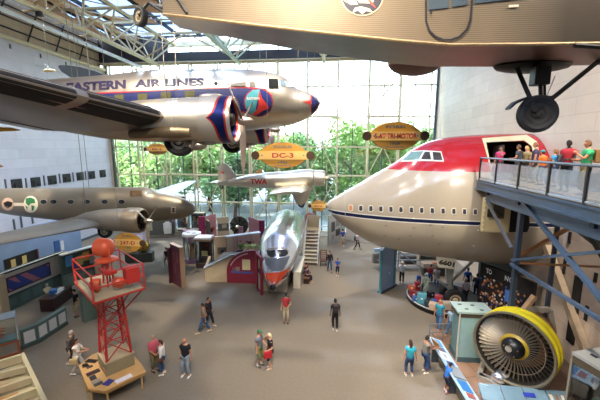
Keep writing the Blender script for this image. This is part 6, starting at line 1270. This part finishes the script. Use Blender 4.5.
# mannequins
person((-18.25, 18.55, 0), -15, 'pale mannequin in beige coat sitting behind the dark brown desk', 1.7, 'c9b792', '8a7a5c', 'c9bb98', 'c9bb98', '4a3a2c', sl=1.9, sit=True, feet=[(.35, .1), (.35, -.1)], hands=[(.45, .1, .85), (.45, -.1, .85)], name='mannequin', cat='mannequin')
single('stool', MB().lathe([(.2, 0), (.05, .05), (.05, .4), (.2, .42), (.2, .46)], 14, Matrix.Translation((-18.27, 18.55, 0))), P('4a3a2c', .6), 'small stool under the seated mannequin', 'stool', loc=(-18.27, 18.55, 0))
person(at(425.5, 299.5, .3), 200, 'pale grey-green baggage handler mannequin among the suitcases', 1.78, '8f9c8e', '7f8c80', 'a9b8c0', '9aa59a', '6d7a70', sl=1.9, cap='b3c2cc', hands=[(.3, .3, 1.0), (.3, -.2, .9)], name='mannequin', cat='mannequin')
# walkway visitors
def onw(px, Y, *a, **k):
    q = atY(px, 150, Y); return person((q.x, Y, 8.352), *a, **k)
onw(501, 18.1, 240, 'person in pink top with hand to face inside the jet doorway', 1.66, 'c93a72', '3a3238', '1d1310', 'a8745a', '2b2b30', hairlen=.15, hands=[(.12, .05, 1.5), (.1, -.25, .85)])
onw(519.5, 16.9, 130, 'person in dark grey T-shirt with back turned at the jet doorway', 1.74, '3f4146', '2c3038', '5a4634', 'b07a5c', '2b2b30', hands=[(.25, .2, 1.1), (.25, -.2, 1.1)])
onw(527.5, 17.0, 200, 'person with blond hair beside the grey T-shirt at the doorway', 1.68, 'a08a5a', '4a4038', 'c9a055', 'c99a7c', '2b2b30', hairlen=.1)
onw(536.3, 16.2, 150, 'person in navy striped shirt standing tall behind the orange shirt', 1.84, '44405a', '2c3038', '8a5f3c', 'b07a5c', '2b2b30')
onw(544, 15.3, 110, 'child in orange T-shirt and teal cap at the walkway rail', 1.5, 'd96a1e', '33405a', '3a281c', 'c08a6a', '2b2b30', cap='1f8f95')
p = onw(557, 14.6, 120, 'brown-haired person in bright blue top on the walkway', 1.56, '2f86b8', '33405a', '7a5030', 'c08a6a', '2b2b30', hairlen=.08)
carry('backpack', p, (-.2, 0, 1.25), (.16, .28, .4), '1c2a3c', 'dark backpack on the person in bright blue', 'backpack')
onw(552, 14.2, 140, 'small brown-haired child next to the bright blue top on the walkway', 1.22, '8a4a3a', '33405a', '6a4026', 'b07a5c', '2b2b30', hairlen=.06)
onw(569, 13.2, 215, 'person in dark red polo with black strap looking down on the walkway', 1.88, 'a01f2c', '1d1f26', '15100e', '2e1f19', '2b2b30', hands=[(.3, .12, 1.12), (.38, -.1, 1.1)], nod=.35, build=1.1)
p = onw(588.5, 12.2, 168, 'person in green T-shirt with hands clasped at chest at the right edge', 1.86, '2f9a62', '8a7a55', '6a4a34', 'c0805e', '2b2b30', hands=[(.32, .08, 1.35), (.3, -.08, 1.15)])
carry('backpack', p, (-.22, .05, 1.28), (.2, .3, .42), '8a6436', 'brown backpack on the person in green T-shirt', 'backpack')
# ================================================================ LIGHT, SKY, CAMERA
w = bpy.data.worlds.new('sky'); bpy.context.scene.world = w; w.use_nodes = True; nt = w.node_tree; nt.nodes.clear()
sky = nt.nodes.new('ShaderNodeTexSky'); sky.sky_type = 'NISHITA'; sky.sun_disc = False; sky.sun_elevation = math.radians(42); sky.sun_rotation = math.radians(200); sky.air_density = 1.2; sky.dust_density = 3.0
hs = nt.nodes.new('ShaderNodeHueSaturation'); hs.inputs['Saturation'].default_value = .55
bg = nt.nodes.new('ShaderNodeBackground'); bg.inputs[1].default_value = SKY_S; o = nt.nodes.new('ShaderNodeOutputWorld')
nt.links.new(sky.outputs[0], hs.inputs['Color']); nt.links.new(hs.outputs[0], bg.inputs[0]); nt.links.new(bg.outputs[0], o.inputs[0])
def lamp(name, kind, loc, tgt, e, color=(1, .93, .84), **k):
    l = bpy.data.lights.new(name, kind); l.energy = e; l.color = color
    for a, b in k.items(): setattr(l, a, b)
    o = bpy.data.objects.new(name, l); C.objects.link(o); o.location = loc; o.rotation_euler = (V(tgt)-V(loc)).to_track_quat('-Z', 'Y').to_euler(); return o
lamp('sun', 'SUN', (20, 60, 60), (0, 0, 0), SUN_S, (1, .95, .88), angle=.03).rotation_euler = V((.45, -.35, -.95)).to_track_quat('-Z', 'Y').to_euler()
# ceiling floodlights: added on the trusses to brighten floor and walls
k = 0
for x, y, tx, ty, e, cc, tz in FILL_SPOTS:
    T = Thing('fill_floodlight', 'added black flood lamp on a roof truss, brightening the hall', 'lamp', (x, y, 18.6), 0, 'added ceiling floodlights')
    d = (V((tx, ty, tz))-V((x, y, 18.6))).normalized()
    T.part('housing', MB().lathe([(.12, -.35), (.2, -.3), (.24, .0)], 16, axisM((0, 0, 0), d), cap=(True, False)), P('1b1b1b', .5), smooth=40)
    T.part('bracket', MB().tube([(0, 0, .1), (0, 0, .45)], .03, 6), P('1b1b1b', .5))
    T.part('lens', MB().lathe([(.2, -.06), (.02, -.06)], 16, axisM((0, 0, 0), d)), mat('lamp_lens', 'fff2dd', .3, noise=0, emit='ffe9c8', es=6))
    lamp('spot', 'SPOT', V((x, y, 18.6))+d*.05, (tx, ty, tz), e, cc, spot_size=math.radians(75), spot_blend=.9, shadow_soft_size=.35)
cam = bpy.data.cameras.new('camera'); cam.sensor_width = 36; cam.lens = 36*FPX/600; cam.clip_end = 500; cam.clip_start = .05
co = bpy.data.objects.new('camera', cam); C.objects.link(co); co.location = EYE
co.rotation_euler = Matrix((RT, UP, -FW)).transposed().to_euler(); bpy.context.scene.camera = co
vs = bpy.context.scene.view_settings; vs.view_transform = 'Standard'; vs.look = 'None'; vs.gamma = 1; vs.exposure = EXPO; vs.use_curve_mapping = False
